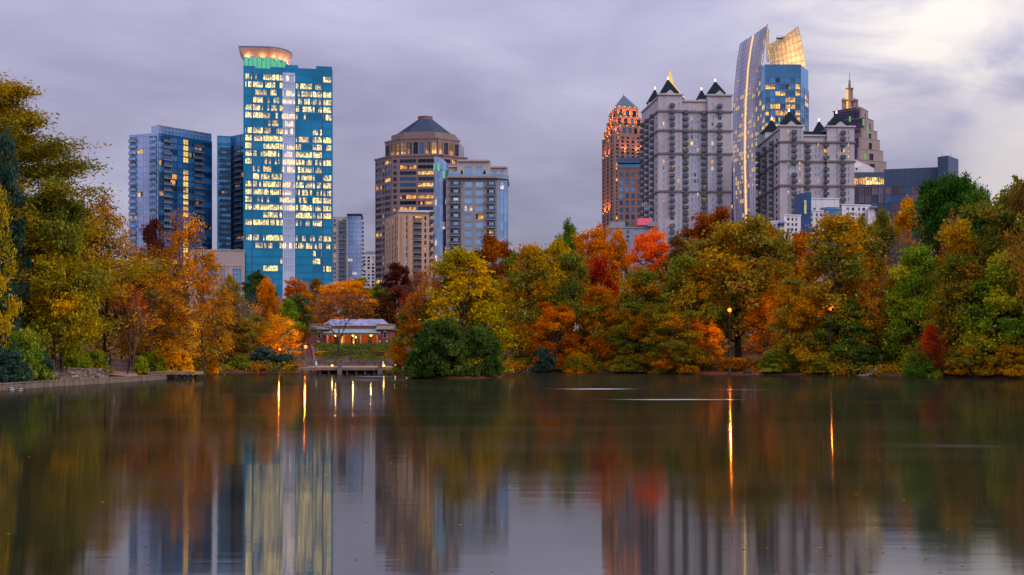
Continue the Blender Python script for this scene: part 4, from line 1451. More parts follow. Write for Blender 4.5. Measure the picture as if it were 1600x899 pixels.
for i in range(7):
    p, q = Vector((*drum[i], 0)), Vector((*drum[i + 1], 0))
    for f in (0.5,):
        c = p.lerp(q, f)
        v = (c - cc).normalized()
        lamp(b.root, (c.x + v.x * 1.6, c.y + v.y * 1.6, zd - 0.2), (1.0, 0.40, 0.15), 330, 0.3)
        mb = MB()
        mb.box(c.x + v.x * 0.9 - .35, c.x + v.x * 0.9 + .35, c.y + v.y * 0.9 - .35, c.y + v.y * .9 + .35, zd - 1.6, zd - 1.1)
        mb.build('uplight', M['frame'], b.root)

# --- pale glass apartment tower, left
b = Bld('apartment_tower', 'pale blue glass apartment tower with stacked balconies, farthest left', 260, 570)
A, C_, D_ = b.L(203, 566), b.L(247, 560), b.L(331, 584)
zt, zp = b.z(209, 562), b.z(198.5, 565)
b.core.prism([A, C_, D_, b.L(300, 612), b.L(212, 600)], 0, zt, 0, 1)
rows = b.rows(213, 440, 562, 9.55, 7.4)
b.facade(A, C_, 0, zt, [(0.02, 0.26), (0.29, 0.47), (0.49, 0.68), (0.71, 0.98)], rows,
         lambda c, r: choose(('blue', 5), ('navy', 2), ('lit_dim', 0.4)) if c in (0, 3) else choose(('sky_glass', 12), ('lit_warm', 0.35), ('lit_pink', 0.3)), t=0.25, mull=1, frame='frame_light')
for cmid in (0.13, 0.85):
    b.balconies(A, C_, cmid, [r[0] - 0.1 for r in rows], 3.6, 1.5 if cmid < 0.5 else 0.9, off=0.25, rail='sky_glass')
cw = frs(0, 1, (0.015, 0.10), (0.115, 0.21), (0.225, 0.34), (0.36, 0.445), (0.455, 0.545), (0.56, 0.66), (0.675, 0.80), (0.82, 0.985))


def pk(ci, ri):
    n = len(rows)
    if ci == 4:
        return 'lit_stair' if BR.random() < 0.8 else 'blue'
    if ci in (3, 5):
        return choose(('blue', 5), ('navy', 2), ('lit_amber', 0.5))
    if ri > n - 5 and ci < 3:
        return choose(('sky_glass', 5), ('navy', 2))  # paler panes at the top left stand in for reflected sky
    return choose(('navy', 6), ('black_glass', 2), ('lit_amber', 0.9), ('blue', 3.5), ('lit_dim', 0.6))


wr = MB()
b.facade(C_, D_, 0, zt, cw, rows, pk, t=0.25, mull=1, wm=wr, ext=False)
wr.build('glass_wall', M['blue'], b.root)
b.balconies(C_, D_, 0.74, [r[0] - 0.1 for r in rows], 5.4, 1.4, off=0.25)
b.balconies(C_, D_, 0.16, [r[0] - 0.1 for r in rows], 4.6, 0.9, off=0.25)
b.finish('sky_glass', 'navy')
mb = MB()
E0 = Vector((*C_, 0)).lerp(Vector((*D_, 0)), -0.02)
UU = (Vector((*D_, 0)) - Vector((*C_, 0))).normalized()
NN = Vector((UU.y, -UU.x, 0))
Wd = (Vector((*D_, 0)) - Vector((*C_, 0))).length
mb.obox(C_, UU, NN, 0, Wd, -6, -0.3, zt, zp)
scr = mb.build('penthouse_screen', M['sky_glass'], b.root)
for i in range(15):
    mb = MB()
    u = Wd * (i + 0.5) / 15
    mb.obox(C_, UU, NN, u - 0.09, u + 0.09, -0.32, -0.12, zt, zp + 0.1)
    mb.build('screen_post', M['slab'], scr)
mb = MB()
mb.obox(C_, UU, NN, -0.1, Wd + 0.1, -0.34, -0.05, zt + 2.0, zt + 2.3)
mb.obox(C_, UU, NN, -0.1, Wd + 0.1, -0.34, -0.05, zp - 0.2, zp + 0.15)
mb.build('screen_rail', M['slab'], scr)
mb = MB()
mb.lathe([(0.3, 0), (0.3, 0.5), (0.1, 0.7)], (C_[0] + 0.6, C_[1] + 2.0), 8, z0=zp)
mb.build('beacon', M['red_lamp'], b.root)

# --- concave apartment tower squeezed beside the teal one
b = Bld('apartment_tower', 'narrow blue tower with dark balcony bands between the pale tower and the teal tower', 362, 602)
A, B2 = b.L(340, 604), b.L(384, 598)
zt = b.z(211, 602)
mid = b.L(361, 606)
b.core.prism([A, mid, B2, b.L(384, 630), b.L(342, 630)], 0, zt - 0.2, 0, 1)
rows = b.rows(226, 395, 602, 9.0, 6.6)
top_rows = [(b.z(222, 602), b.z(213, 602))]
for (P0, P1, cs) in ((A, mid, [(0.03, 0.30), (0.34, 0.62), (0.66, 0.97)]), (mid, B2, [(0.02, 0.22), (0.30, 0.62), (0.66, 0.97)])):
    b.facade(P0, P1, 0, zt, cs, rows + top_rows, lambda c, r, dk=(P0 is mid): 'blue' if r == len(rows) else ('black_glass' if dk and c == 0 else choose(('blue', 7), ('navy', 4), ('lit_dim', 0.5), ('lit_amber', 0.25))), t=0.25)
    b.balconies(P0, P1, 0.55, [r[0] - 0.1 for r in rows], 5.6, 1.0, slab='slab', rail='rail', off=0.25)
b.finish('teal_spandrel', 'navy')

# --- beige podium
b = Bld('podium_building', 'plain beige low building left of the teal tower base', 345, 548)
A, B2 = b.L(298, 548), b.L(380.5, 548)
zt = b.z(392, 548)
b.core.prism([A, B2, b.L(382, 565), b.L(300, 565)], 0, zt, 0, 1)
b.facade(A, B2, 0, zt, frs(298, 381, (304, 320), (326, 340), (345, 353), (364, 378)), [(b.z(446, 548), b.z(420, 548))], lambda c, r: 'blue', t=0.6, mull=2, tran=3, frame='frame_light')
b.band(A, B2, zt, 0.5, 0.8, 'concrete', 'coping')
b.band(A, B2, b.z(416, 548), 0.5, 0.75, 'tan_light', 'string_course')
b.finish('concrete', 'blue')

# --- slim residential block right of the teal tower
b = Bld('apartment_block', 'slim tan and glass apartment block right of the teal tower', 542, 752)
A, Q, B2 = b.L(517, 752), b.L(543, 752), b.L(564.5, 753)
z1, z2 = b.z(339, 752), b.z(337, 752)
b.core.prism([A, Q, b.L(543, 775), b.L(519, 775)], 0, z1, 0, 1)
rows = b.rows(343, 440, 752, 6.8, 4.6)
b.facade(A, Q, 0, z1, frs(517, 543, (521, 525), (530, 534), (535, 541)), rows, lambda c, r: choose(('aqua', 5), ('sky_glass', 3), ('lit_dim', 1)), t=0.4, frame='frame_light')
b.balconies(A, Q, 0.72, [r[0] for r in rows], 5.0, 1.3, off=0.4)
b.finish('tan_light', 'navy')
g = MB()
g.prism([Q, B2, b.L(565.5, 775), b.L(545, 775)], 0, z2, 0)
g.build('glass_wing', M['sky_glass'], b.root)
wm2 = MB()
b.facade(Q, B2, 0, z2, [(0.03, 0.34), (0.36, 0.66), (0.68, 0.98)], rows, lambda c, r: choose(('sky_glass', 9), ('lit_pink', 0.8), ('aqua', 3)), t=0.3, wm=wm2, ext=False, frame='frame_light')
wm2.build('glass_wing_frame', M['sky_glass'], b.root)
mb = MB()
mb.prism(b.poly((542, 750), (566, 750), (567.5, 777), (543, 777)), z2, z2 + 1.0)
mb.build('roof_cap', M['dark'], b.root)
b.balconies(B2, b.L(566.5, 775), 0.4, [r[0] for r in rows], 6, 1.3)

# --- distant pale block
b = Bld('apartment_block', 'small distant pale apartment block with a rounded roof', 579, 930)
A, B2 = b.L(566, 930), b.L(593, 930)
zt = b.z(398, 930)
b.core.prism([A, B2, b.L(593, 950), b.L(567, 950)], 0, zt, 0, 1)
b.facade(A, B2, 0, zt, [(0.05, 0.2), (0.3, 0.45), (0.55, 0.7), (0.8, 0.95)], b.rows(401, 445, 930, 5.4, 3.6), lambda c, r: choose(('sky_glass', 4), ('navy', 3), ('lit_dim', 1.2)), t=0.4)
b.finish('white_wall', 'navy')
mb = MB()
arc = [(A[0] + (B2[0] - A[0]) * i / 10, zt + 2.8 * math.sin(math.pi * i / 10) ** 0.6) for i in range(11)]
for (p, q) in zip(arc[:-1], arc[1:]):
    mb.face([(p[0], A[1] - 0.4, p[1]), (q[0], A[1] - 0.4, q[1]), (q[0], A[1] + 20, q[1]), (p[0], A[1] + 20, p[1])])
mb.face([(p[0], A[1] - 0.4, p[1]) for p in arc])
mb.build('rounded_roof', M['grey_wall'], b.root)

# --- granite tower with the stepped roof
b = Bld('office_tower', 'pink granite office tower crowned by a stepped octagonal roof', 665, 815)


def octo(px, Y, half_px, cut, turn=-6.0, depth=1.0):
    c = b.L(px, Y)
    h = half_px * 800 / F
    pts = [(-h, -h * cut), (-h * cut, -h), (h * cut, -h), (h, -h * cut), (h, h * cut), (h * cut, h), (-h * cut, h), (-h, h * cut)]
    a = math.radians(turn)
    return [(c[0] + x * math.cos(a) - y * math.sin(a), c[1] + x * math.sin(a) + y * math.cos(a)) for (x, y) in pts]


zt = b.z(243, 800)
body = octo(665, 836, 73.5, 0.55)
b.core.prism(body, 0, zt, 0, 1)
rows = b.rows(248, 445, 800, 9.35, 5.6)
lv = lambda c, r: choose(('black_glass', 5), ('navy', 1.5), ('lit_amber', 2.2), ('lit_warm', 0.9))
tall_pick = lambda c, r: choose(('navy', 4), ('black_glass', 2), ('lit_amber', 1.3), ('lit_warm', 0.6))
b.facade(body[7], body[0], 0, zt, [(0.04, 0.30), (0.38, 0.62), (0.70, 0.96)], rows, lv, t=0.5, ext=False, mull=2)
b.facade(body[0], body[1], 0, zt, [(0.03, 0.40), (0.47, 0.55), (0.60, 0.95)], rows, lambda c, r: tall_pick(c, r) if c == 2 else lv(c, r), t=0.5, ext=False, mull=3)
b.facade(body[1], body[2], 0, zt, [(0.03, 0.10), (0.16, 0.48), (0.52, 0.84), (0.90, 0.97)], rows, lv, t=0.5, ext=False, mull=3)
b.facade(body[2], body[3], 0, zt, [(0.05, 0.30), (0.38, 0.60), (0.68, 0.95)], rows, lv, t=0.5, ext=False, mull=2)
for i in (7, 0, 1, 2):
    b.band(body[i], body[(i + 1) % 8], zt - 0.1, 1.0, 0.9, 'pink_granite', 'coping')
drum = octo(665, 834, 59, 0.50)
z2 = b.z(216.5, 805)
b.core.prism(drum, zt, z2, 0, 1)
dr = [(b.z(239, 803), b.z(221, 803))]
for i, n in ((7, 3), (0, 3), (1, 6), (2, 4)):
    cs = [((j + 0.14) / n, (j + 0.86) / n) for j in range(n)]
    b.facade(drum[i], drum[(i + 1) % 8], zt, z2, cs, dr, lambda c, r: choose(('black_glass', 3), ('navy', 2), ('lit_amber', 3), ('lit_warm', 1)), t=0.7, ext=False, mull=1, tran=2)
    b.band(drum[i], drum[(i + 1) % 8], z2, 0.9, 1.0, 'pink_granite', 'coping')
b.finish('pink_granite', 'black_glass')
att = octo(665, 833, 51.5, 0.48)
z3 = b.z(205.5, 808)
mb = MB()
mb.prism(att, z2, z3)
mb.build('attic_drum', M['pink_granite'], b.root)
steps = 15
for i in range(steps):
    f0 = i / steps
    mb = MB()
    h0 = 46.5 + (11.5 - 46.5) * f0
    za = z3 + (b.z(180.5, 815) - z3) * f0
    zb = z3 + (b.z(180.5, 815) - z3) * (i + 1) / steps
    mb.prism(octo(665, 833, h0, 0.46), za, zb - 0.35, 0, 1, top=octo(665, 833, h0 - 1.6, 0.46))
    mb.prism(octo(665, 833, h0 - 1.0, 0.46), zb - 0.35, zb, 1)
    mb.build('roof_step', [M['dome_roof'], M['blue_panel']], b.root)
mb = MB()
mb.lathe([(5.2, 0), (5.2, 1.6), (5.6, 1.7), (5.6, 2.4), (0.2, 2.5)], b.L(664.5, 833), 16, z0=b.z(180.5, 815), smooth=False)
mb.build('roof_cap', M['pink_granite'], b.root)
mb = MB()
mb.lathe([(0.5, 0), (0.5, 0.8), (0.1, 1.1)], b.L(655.5, 830), 8, z0=b.z(176.5, 815))
mb.build('beacon', M['red_lamp'], b.root)

# --- peach apartment block
b = Bld('apartment_block', 'peach apartment block in front of the granite tower', 642, 620)
A, Q, B2 = b.L(603, 655), b.L(624, 620), b.L(677, 622)
zt = b.z(332, 620)
b.core.prism([A, Q, B2, b.L(677, 655)], 0, zt, 0, 1)
rows = b.rows(338, 425, 620, 9.6, 6.0)
b.facade(A, Q, 0, zt, [(0.10, 0.16), (0.30, 0.36), (0.52, 0.58), (0.74, 0.80), (0.90, 0.95)], rows, lambda c, r: choose(('black_glass', 4), ('navy', 3), ('lit_amber', 0.7)), t=0.35)
b.facade(Q, B2, 0, zt, frs(624, 677, (628.5, 630.5), (634, 636), (645.3, 658.6), (663, 666), (670.5, 673)), rows, lambda c, r: choose(('black_glass', 5), ('lit_warm', 0.9), ('lit_amber', 0.5)) if c == 2 else choose(('navy', 4), ('aqua', 1.5), ('lit_dim', 0.8)), t=0.8, mull=0, rec=0.1)
b.balconies(Q, B2, 0.528, [r[0] - 0.05 for r in rows], 4.5, 1.0, off=0.3)
b.finish('peach', 'black_glass')
mb = MB()
mb.prism(b.poly((622.5, 618.5), (678, 620.5), (678, 640), (625, 640)), zt, zt + 1.1)
mb.build('parapet', M['white_wall'], b.root)
for u in (0.09, 0.29):
    p = Vector((*Q, 0)).lerp(Vector((*B2, 0)), u)
    mb = MB()
    mb.box(p.x - 0.5, p.x + 0.5, p.y - 1.3, p.y - 0.7, 0, zt - 1.5)
    mb.build('pilaster', M['peach'], b.root)

# --- grey apartment tower with the glass corner
b = Bld('apartment_tower', 'grey apartment tower with rounded glass corner in front of the granite tower', 738, 520)
A, B2, R2 = b.L(700, 520), b.L(775, 521), b.L(793, 525)
zl = b.z(279, 520)
b.core.prism([A, B2, R2, b.L(795, 545), b.L(690, 545)], 0, zl, 0, 1)
rows = b.rows(284, 420, 520, 12.65, 8.2)
tr = rows[-1]
cols = frs(700, 775, (703.5, 719.5), (726, 738), (743, 754.5), (760.5, 773.5))


def pk(ci, ri):
    if ci in (0, 3):
        return choose(('black_glass', 3), ('navy', 3), ('lit_amber', 0.3))
    return choose(('aqua', 8), ('lit_pink', 1.0), ('lit_warm', 0.25))


b.facade(A, B2, 0, zl, cols, rows, pk, t=0.9, mull=1, rec=0.3, frame='frame_light')
for fr in (0.153, 0.893):
    p = Vector((*A, 0)).lerp(Vector((*B2, 0)), fr)
    for r in rows:
        mb_key = pane_mesh(2.1, r[1] - r[0] - 0.1, 1, 0, 'frame_light')
        o = link('balcony_door', mb_key, b.root, (p.x + 0.3, p.y - 0.42, r[0] + 0.05))
        setmat(o, M[choose(('aqua', 6), ('lit_pink', 1.0), ('lit_warm', 0.5))])
b.balconies(A, B2, 0.153, [r[0] - 0.1 for r in rows], 5.4, 1.5, off=0.5)
b.balconies(A, B2, 0.893, [r[0] - 0.1 for r in rows], 4.4, 1.5, off=0.5)
wm2 = MB()
b.facade(B2, R2, 0, zl - 0.3, [(0.03, 0.32), (0.35, 0.65), (0.68, 0.97)], [(r[0] - 0.6, r[1] + 0.1) for r in rows], lambda c, r: choose(('aqua', 8), ('lit_pink', 0.7)), t=0.3, wm=wm2, ext=False, frame='frame_light', mull=0)
wm2.build('glass_bay', M['sky_glass'], b.root)
b.finish('tan_wall', 'black_glass')
mb = MB()
mb.prism(b.poly((699, 517.5), (776, 518.5), (794.5, 523), (796, 546), (699, 546)), zl, zl + 0.8)
mb.build('terrace_slab', M['tan_wall'], b.root)
mb = MB()
for (p, q) in ((A, B2), (B2, R2)):
    Uv = (Vector((*q, 0)) - Vector((*p, 0))).normalized()
    mb.obox(p, Uv, Vector((Uv.y, -Uv.x, 0)), 0, (Vector((*q, 0)) - Vector((*p, 0))).length, 0.9, 1.0, zl + 0.8, zl + 2.0)
mb.build('glass_railing', M['aqua'], b.root)
# penthouses
for (pa, pb, top, Y, wins) in ((717, 764, 253, 527, ((726, 738), (743, 754.5))), (764, 791, 263, 528, ((769, 776), (781, 788))), (701, 717, 262, 528, ((708, 714),))):
    z2 = b.z(top, Y)
    p0, p1 = b.L(pa, Y), b.L(pb, Y)
    c2, w2 = MB(), MB()
    c2.prism([p0, p1, b.L(pb, Y + 14), b.L(pa, Y + 14)], zl + 0.8, z2 - 0.05, 0)
    c2.build('penthouse_core', M['navy'], b.root)
    b.facade(p0, p1, zl + 0.8, z2, frs(pa, pb, *wins), [(zl + 1.2, min(z2 - 1.4, b.z(261, Y)) if top < 260 else z2 - 1.5)], lambda c, r: 'aqua', t=0.8, wm=w2, mull=1, tran=1, frame='frame_light')
    w2.build('penthouse_wall', M['tan_light'], b.root)
    mb = MB()
    mb.prism(b.poly((pa - 1.5, Y - 1.6), (pb + 1.5, Y - 1.6), (pb + 1.5, Y + 15), (pa - 1.5, Y + 15)), z2, z2 + 0.7)
    mb.build('penthouse_cornice', M['tan_light'], b.root)
for px in (721.5, 757):
    mb = MB()
    mb.lathe([(0.6, 0), (0.75, 0.7), (0.9, 1.0), (0.55, 2.2), (0.1, 3.4)], b.L(px, 521), 8, z0=zl + 0.8)
    mb.build('potted_conifer', LEAF['dark_green'], b.root)
# rounded glass corner with the quarter-arc top
cp = b.L(689, 524.5)
rad = 12 * 520 / F
arcpts = []
n = 14
for i in range(n + 1):
    a = math.radians(200 + 150 * i / n)
    arcpts.append((cp[0] + rad * math.cos(a), cp[1] + rad * math.sin(a)))
topz = [b.z(243 + 17 * max(0, (i / n)) ** 2.2, 520) for i in range(n + 1)]
mb = MB()
for i in range(n):
    p, q = arcpts[i], arcpts[i + 1]
    mb.face([(p[0], p[1], 0), (q[0], q[1], 0), (q[0], q[1], topz[i + 1]), (p[0], p[1], topz[i])])
mb.face([(p[0], p[1], z) for p, z in zip(arcpts, topz)])
mb.face([(arcpts[0][0], arcpts[0][1], 0), (arcpts[0][0], arcpts[0][1], topz[0]), (arcpts[-1][0], arcpts[-1][1], topz[-1]), (arcpts[-1][0], arcpts[-1][1], 0)])
mb.build('glass_corner', M['sky_glass'], b.root)
for i in range(0, n, 2):                               # panes of the rounded corner, floor by floor
    p, q = Vector((*arcpts[i], 0)), Vector((*arcpts[i + 2], 0))
    c = (p + q) / 2
    a = math.atan2((q - p).y, (q - p).x)
    nn = Vector((math.sin(a), -math.cos(a), 0))
    for j, r in enumerate(rows + [(zl + 1.0, zl + 4.0), (zl + 4.3, zl + 7.0)]):
        if r[1] > min(topz[i], topz[i + 2]):
            continue
        o = link('window', pane_mesh((q - p).length * 0.93, r[1] - r[0] + 0.9, 0, 0, 'frame_light'), b.root, (c.x + nn.x * 0.12, c.y + nn.y * 0.12, r[0] - 0.7), a)
        if j == len(rows) + 1 or (j == len(rows) and BR.random() < 0.5):
            setmat(o, M['lit_green'] if BR.random() < 0.35 else M['aqua'])
        else:
            setmat(o, M[choose(('sky_glass', 8), ('aqua', 5), ('lit_pink', 1.0))])
b.balconies(b.L(673, 546), b.L(680, 522), 0.5, [r[0] for r in rows[:-3]], 8.0, 1.5)

# --- brown tower with floodlit crown
b = Bld('hotel_tower', 'red-brown tower with teal pyramid roof and orange floodlit setbacks', 972, 860)


def tier(l, c, r, Yc=850, dl=26, dr=7):
    return [b.L(l, Yc + dl), b.L(c, Yc), b.L(r, Yc + dr), b.L(r - (c - l) * 0.9, Yc + dl + dr + 6)]


TI = [((942, 960, 1009), 520, 209), ((945, 961, 1006), 209, 196), ((949, 962.5, 1002.5), 196, 181), ((952.5, 964, 996), 181, 167)]
prev = 0.0
flood = []
for ti, (lcr, _, top) in enumerate(TI):
    po = tier(*lcr, Yc=850 + ti * 1.2)
    z1 = b.z(top, 850)
    b.core.prism(po, prev, z1, 0, 1)
    if ti == 0:
        rw = b.rows(213, 360, 850, 6.0, 3.6)
    else:
        rw = [(prev + 0.8, z1 - 1.2)]
    pick = lambda c, r: choose(('black_glass', 5), ('navy', 4), ('lit_warm', 0.35), ('lit_amber', 0.3))
    nl, nf = (3, 6) if ti == 0 else ((2, 5), (2, 4), (2, 3))[ti - 1]
    b.facade(po[0], po[1], prev, z1, [((j + .28) / nl, (j + .72) / nl) for j in range(nl)], rw, pick, t=0.6, mull=0)
    b.facade(po[1], po[2], prev, z1, [((j + .25) / nf, (j + .75) / nf) for j in range(nf)], rw, pick, t=0.6, mull=0)
    prev = z1
b.finish('brown_granite', 'black_glass')
po = tier(951.5, 964, 997, 853)
ap = b.L(974.5, 868)
mb = MB()
top_po = [tuple(Vector((*p, 0)).lerp(Vector((*ap, 0)), 0.28)[:2]) for p in po]
mb.prism(po, prev, prev + 1.0, 0)
mb.build('roof_ledge', M['brown_granite'], b.root)
mb = MB()
mb.pyramid(po, prev + 1.0, (ap[0], ap[1], b.z(147.5, 865)))
mb.build('pyramid_roof', M['teal_roof'], b.root)
mb = MB()
mb.lathe([(0.7, 0), (0.5, 0.8), (0.05, 2.0)], ap, 8, z0=b.z(148.5, 865))
mb.build('beacon', M['red_lamp'], b.root)


def floodlight(ti, face, f, z, out=1.5, power=5200):
    """uplight on a ledge of tier ti, washing the wall above it"""
    lcr = TI[ti][0]
    po = tier(*lcr, Yc=850 + ti * 1.2)
    p0, p1 = (po[0], po[1]) if face == 'L' else (po[1], po[2])
    p = Vector((*p0, 0)).lerp(Vector((*p1, 0)), f)
    U = (Vector((*p1, 0)) - Vector((*p0, 0))).normalized()
    c = p + Vector((U.y, -U.x, 0)) * (0.6 + out)
    mb = MB()
    mb.lathe([(0.28, 0), (0.42, 0.35), (0.42, 0.6)], (c.x, c.y), 8, z0=z)
    mb.build('floodlight', M['orange_lamp'], b.root)
    lamp(b.root, (c.x, c.y, z + 0.8), (1.0, 0.27, 0.025), power, 0.5, True)


zb = [0] + [b.z(t[2], 850) for t in TI]
for f in (0.12, 0.38, 0.62, 0.88):
    floodlight(3, 'F', f, zb[3])
    floodlight(2, 'F', f, zb[2])
for f in (0.2, 0.5, 0.8):
    floodlight(3, 'L', f, zb[3])
    floodlight(2, 'L', f, zb[2])
    floodlight(1, 'L', f, zb[1])
for f in (0.05, 0.95):
    floodlight(1, 'F', f, zb[1])
for f in (0.3, 0.7, 0.93):
    floodlight(0, 'F', f, b.z(238, 850))
for f in (0.25, 0.6):
    floodlight(0, 'L', f, b.z(241, 850))
    floodlight(0, 'L', f, b.z(330, 850), power=9000)
for f in (0.1, 0.35, 0.6, 0.85):
    floodlight(3, 'F', f, zb[4] + 0.9, out=-0.1, power=2200)
    floodlight(3, 'L', f, zb[4] + 0.9, out=-0.1, power=2200)
# lower mass of the same tower complex
b = Bld('office_block', 'brown block with a blue roof band at the foot of the floodlit tower', 988, 800)
A, B2 = b.L(966, 800), b.L(1012, 800)
z1 = b.z(248, 800)
b.core.prism([A, B2, b.L(1012, 825), b.L(968, 825)], 0, z1, 0, 1)
b.facade(A, B2, 0, b.z(262, 800), [((j + .2) / 5, (j + .8) / 5) for j in range(5)], b.rows(270, 360, 800, 11.0, 7.2), lambda c, r: choose(('navy', 4), ('blue', 2), ('bronze', 2)), t=0.6)
b.finish('brown_granite', 'blue', roof='teal_roof')
mb = MB()
mb.prism(b.poly((964.5, 797), (1013, 797), (1013, 812), (966, 812)), b.z(256, 800), z1 + 0.3)
mb.build('roof_band', M['blue_panel'], b.root)


# --- turreted towers
def turret_tower(name, label, Yc, left, corner, right, top_tower, top_mid, pitch, bal_cols, win_cols, turrets, bands, row_top, row_bot, midspan, dl, roof_mid):
    b = Bld(name, label, (corner + right) / 2, Yc)
    A, Q, B2 = b.L(left, Yc + dl), b.L(corner, Yc), b.L(right, Yc + 2)
    Bk = b.L(right - (corner - left) * 0.55, Yc + dl + 2)
    zt, zm = b.z(top_tower, Yc), b.z(top_mid, Yc)
    s = Yc / F
    b.core.prism([A, Q, B2, Bk], 0, zm - 0.1, 0, 1)
    rows = b.rows(row_top, row_bot, Yc, pitch, pitch * 0.56)
    bw = 7.6
    cols, kinds = [], []
    for c in bal_cols:
        cols.append((c - 3.0, c + 3.0))
        kinds.append('b')
    for (c, w) in win_cols:
        cols.append((c - w, c + w))
        kinds.append('w')
    order = sorted(range(len(cols)), key=lambda i: cols[i][0])
    kinds = [kinds[i] for i in order]
    cols = [cols[i] for i in order]

    def pk(ci, ri):
        if kinds[ci] == 'b':
            return choose(('navy', 4), ('aqua', 2.6), ('lit_dim', 0.8), ('lit_amber', 0.45))
        return choose(('sky_glass', 4), ('aqua', 3), ('lit_pink', 0.7), ('lit_warm', 0.35), ('navy', 1.0))

    def inr(c):
        return not (midspan[0] < (c[0] + c[1]) / 2 < midspan[1])
    # front in three pieces: the two turret bays stand a metre proud of the middle
    U = (Vector((*B2, 0)) - Vector((*Q, 0))).normalized()
    N = Vector((U.y, -U.x, 0))
    off = N * 1.1
    pl = lambda px: Vector((*Q, 0)).lerp(Vector((*B2, 0)), (px - corner) / (right - corner))
    for (a, c, o, top) in ((corner, midspan[0], off, zt), (midspan[0], midspan[1], Vector((0, 0, 0)), zm), (midspan[1], right, off, zt)):
        p0, p1 = (pl(a) + o), (pl(c) + o)
        sel = [i for i, q in enumerate(cols) if a < (q[0] + q[1]) / 2 < c]
        if o.length:
            b.core.prism([tuple(p0[:2]), tuple(p1[:2]), tuple((p1 - N * 9)[:2]), tuple((p0 - N * 9)[:2])], 0, top - 0.1, 0, 1)
        rr = rows if o.length else [r for r in rows if r[1] < zm - 1.0]
        b.facade(tuple(p0[:2]), tuple(p1[:2]), 0, top, frs(a, c, *[cols[i] for i in sel]), rr, lambda ci, ri, sel=sel: pk(sel[ci], ri), t=0.45, mull=1, ext=bool(o.length), frame='frame_light', rec=0.1)
        for i in sel:
            if kinds[i] == 'b':
                b.balconies(tuple(p0[:2]), tuple(p1[:2]), ((cols[i][0] + cols[i][1]) / 2 - a) / (c - a), [r[0] - 0.05 for r in rr], bw * s, 1.35, slab='rail', off=0.44, skip=0.04)
        for bi, py in enumerate(bands):
            b.band(tuple(p0[:2]), tuple(p1[:2]), b.z(py, Yc), 0.8, 0.95)
        b.band(tuple(p0[:2]), tuple(p1[:2]), top, 0.7, 1.0, 'stone', 'coping')
        if o.length:                                   # gable over the turret bay
            mb = MB()
            m = (p0 + p1) / 2 + N * 0.5
            w = (p1 - p0).length * 0.22
            q0, q1 = m - U * w, m + U * w
            mb.face([(q0.x, q0.y, top + .7), (q1.x, q1.y, top + .7), (m.x, m.y, top + 2.6)])
            k0, k1, k2 = q0 - N * 3, q1 - N * 3, m - N * 3
            mb.face([(q1.x, q1.y, top + .7), (k1.x, k1.y, top + .7), (k2.x, k2.y, top + 2.6), (m.x, m.y, top + 2.6)])
            mb.face([(k0.x, k0.y, top + .7), (q0.x, q0.y, top + .7), (m.x, m.y, top + 2.6), (k2.x, k2.y, top + 2.6)])
            mb.build('gable', M['stone'], b.root)
    # receding side
    n = 5
    sc_ = [(0.05, 0.13), (0.20, 0.27), (0.36, 0.44), (0.55, 0.62), (0.70, 0.77), (0.87, 0.94)]
    zs_ = zt - 1.2
    b.facade(A, Q, 0, zs_, sc_, rows[:-1] if len(rows) > 2 else rows, lambda c, r: choose(('navy', 5), ('sky_glass', 2), ('lit_amber', 0.3)), t=0.45, mull=0)
    for f in (0.09, 0.40, 0.735):
        b.balconies(A, Q, f, [r[0] - 0.05 for r in rows[:-1]], 3.2, 1.5, slab='rail', off=0.44, skip=0.05)
    for py in bands:
        b.band(A, Q, b.z(py, Yc), 0.8, 0.9)
    b.band(A, Q, zs_, 0.7, 0.95, 'stone', 'coping')
    b.finish('stone', 'black_glass')
    # dark mansard between the turrets
    mb = MB()
    p0, p1 = pl(midspan[0]) - N * 2.5, pl(midspan[1]) - N * 2.5
    q0, q1 = p0 - N * 14, p1 - N * 14
    mb.prism([tuple(p[:2]) for p in (p0, p1, q1, q0)], zm, b.z(roof_mid, Yc), 0, top=[tuple(p[:2]) for p in (p0 - N * 2, p1 - N * 2, q1, q0)])
    mb.build('mansard_roof', M['slate_roof'], b.root)
    for (x0, x1, base, apx, apy, dY) in turrets:
        Y = Yc + dY
        c = Vector((*b.L((x0 + x1) / 2, Y), 0))
        h = (x1 - x0) / 2 * Y / F
        sq = [tuple((c + U * (a * h) + N * (d * h))[:2]) for (a, d) in ((-1, 1), (1, 1), (1, -1), (-1, -1))]
        sq_in = [tuple((c + U * (a * h * 0.86) + N * (d * h * 0.86))[:2]) for (a, d) in ((-1, 1), (1, 1), (1, -1), (-1, -1))]
        zb = b.z(base, Y)
        mb = MB()
        mb.prism(sq_in, zb - 5.0, zb)
        mb.build('turret_drum', M['stone'], b.root)
        ax = b.L(apx, Y)
        za = b.z(apy, Y)
        mb = MB()
        m1 = [tuple(Vector((*p, 0)).lerp(Vector((*ax, 0)), 0.38)[:2]) for p in sq]
        mb.prism(sq, zb, zb + 0.4)
        mb.prism([tuple(Vector((*p, 0)).lerp(Vector((*ax, 0)), 0.04)[:2]) for p in sq], zb + 0.4, zb + 0.4 + (za - zb) * 0.36, 0, top=m1)
        mb.pyramid(m1, zb + 0.4 + (za - zb) * 0.36, (ax[0], ax[1], za + 0.4))
        rf = mb.build('turret_roof', M['slate_roof'], b.root)
        mb = MB()
        mb.lathe([(0.22, -1.2), (0.26, 0.0), (0.34, 0.1), (0.34, 0.9), (0.10, 1.5)], ax, 8, z0=za)
        mb.build('lantern', M['white_lamp'], rf)
        mb = MB()
        mb.lathe([(0.26, 0), (0.24, 0.5), (0.05, 0.9)], ax, 8, z0=za + 1.55)
        mb.build('beacon', M['red_lamp'], rf)
    return b


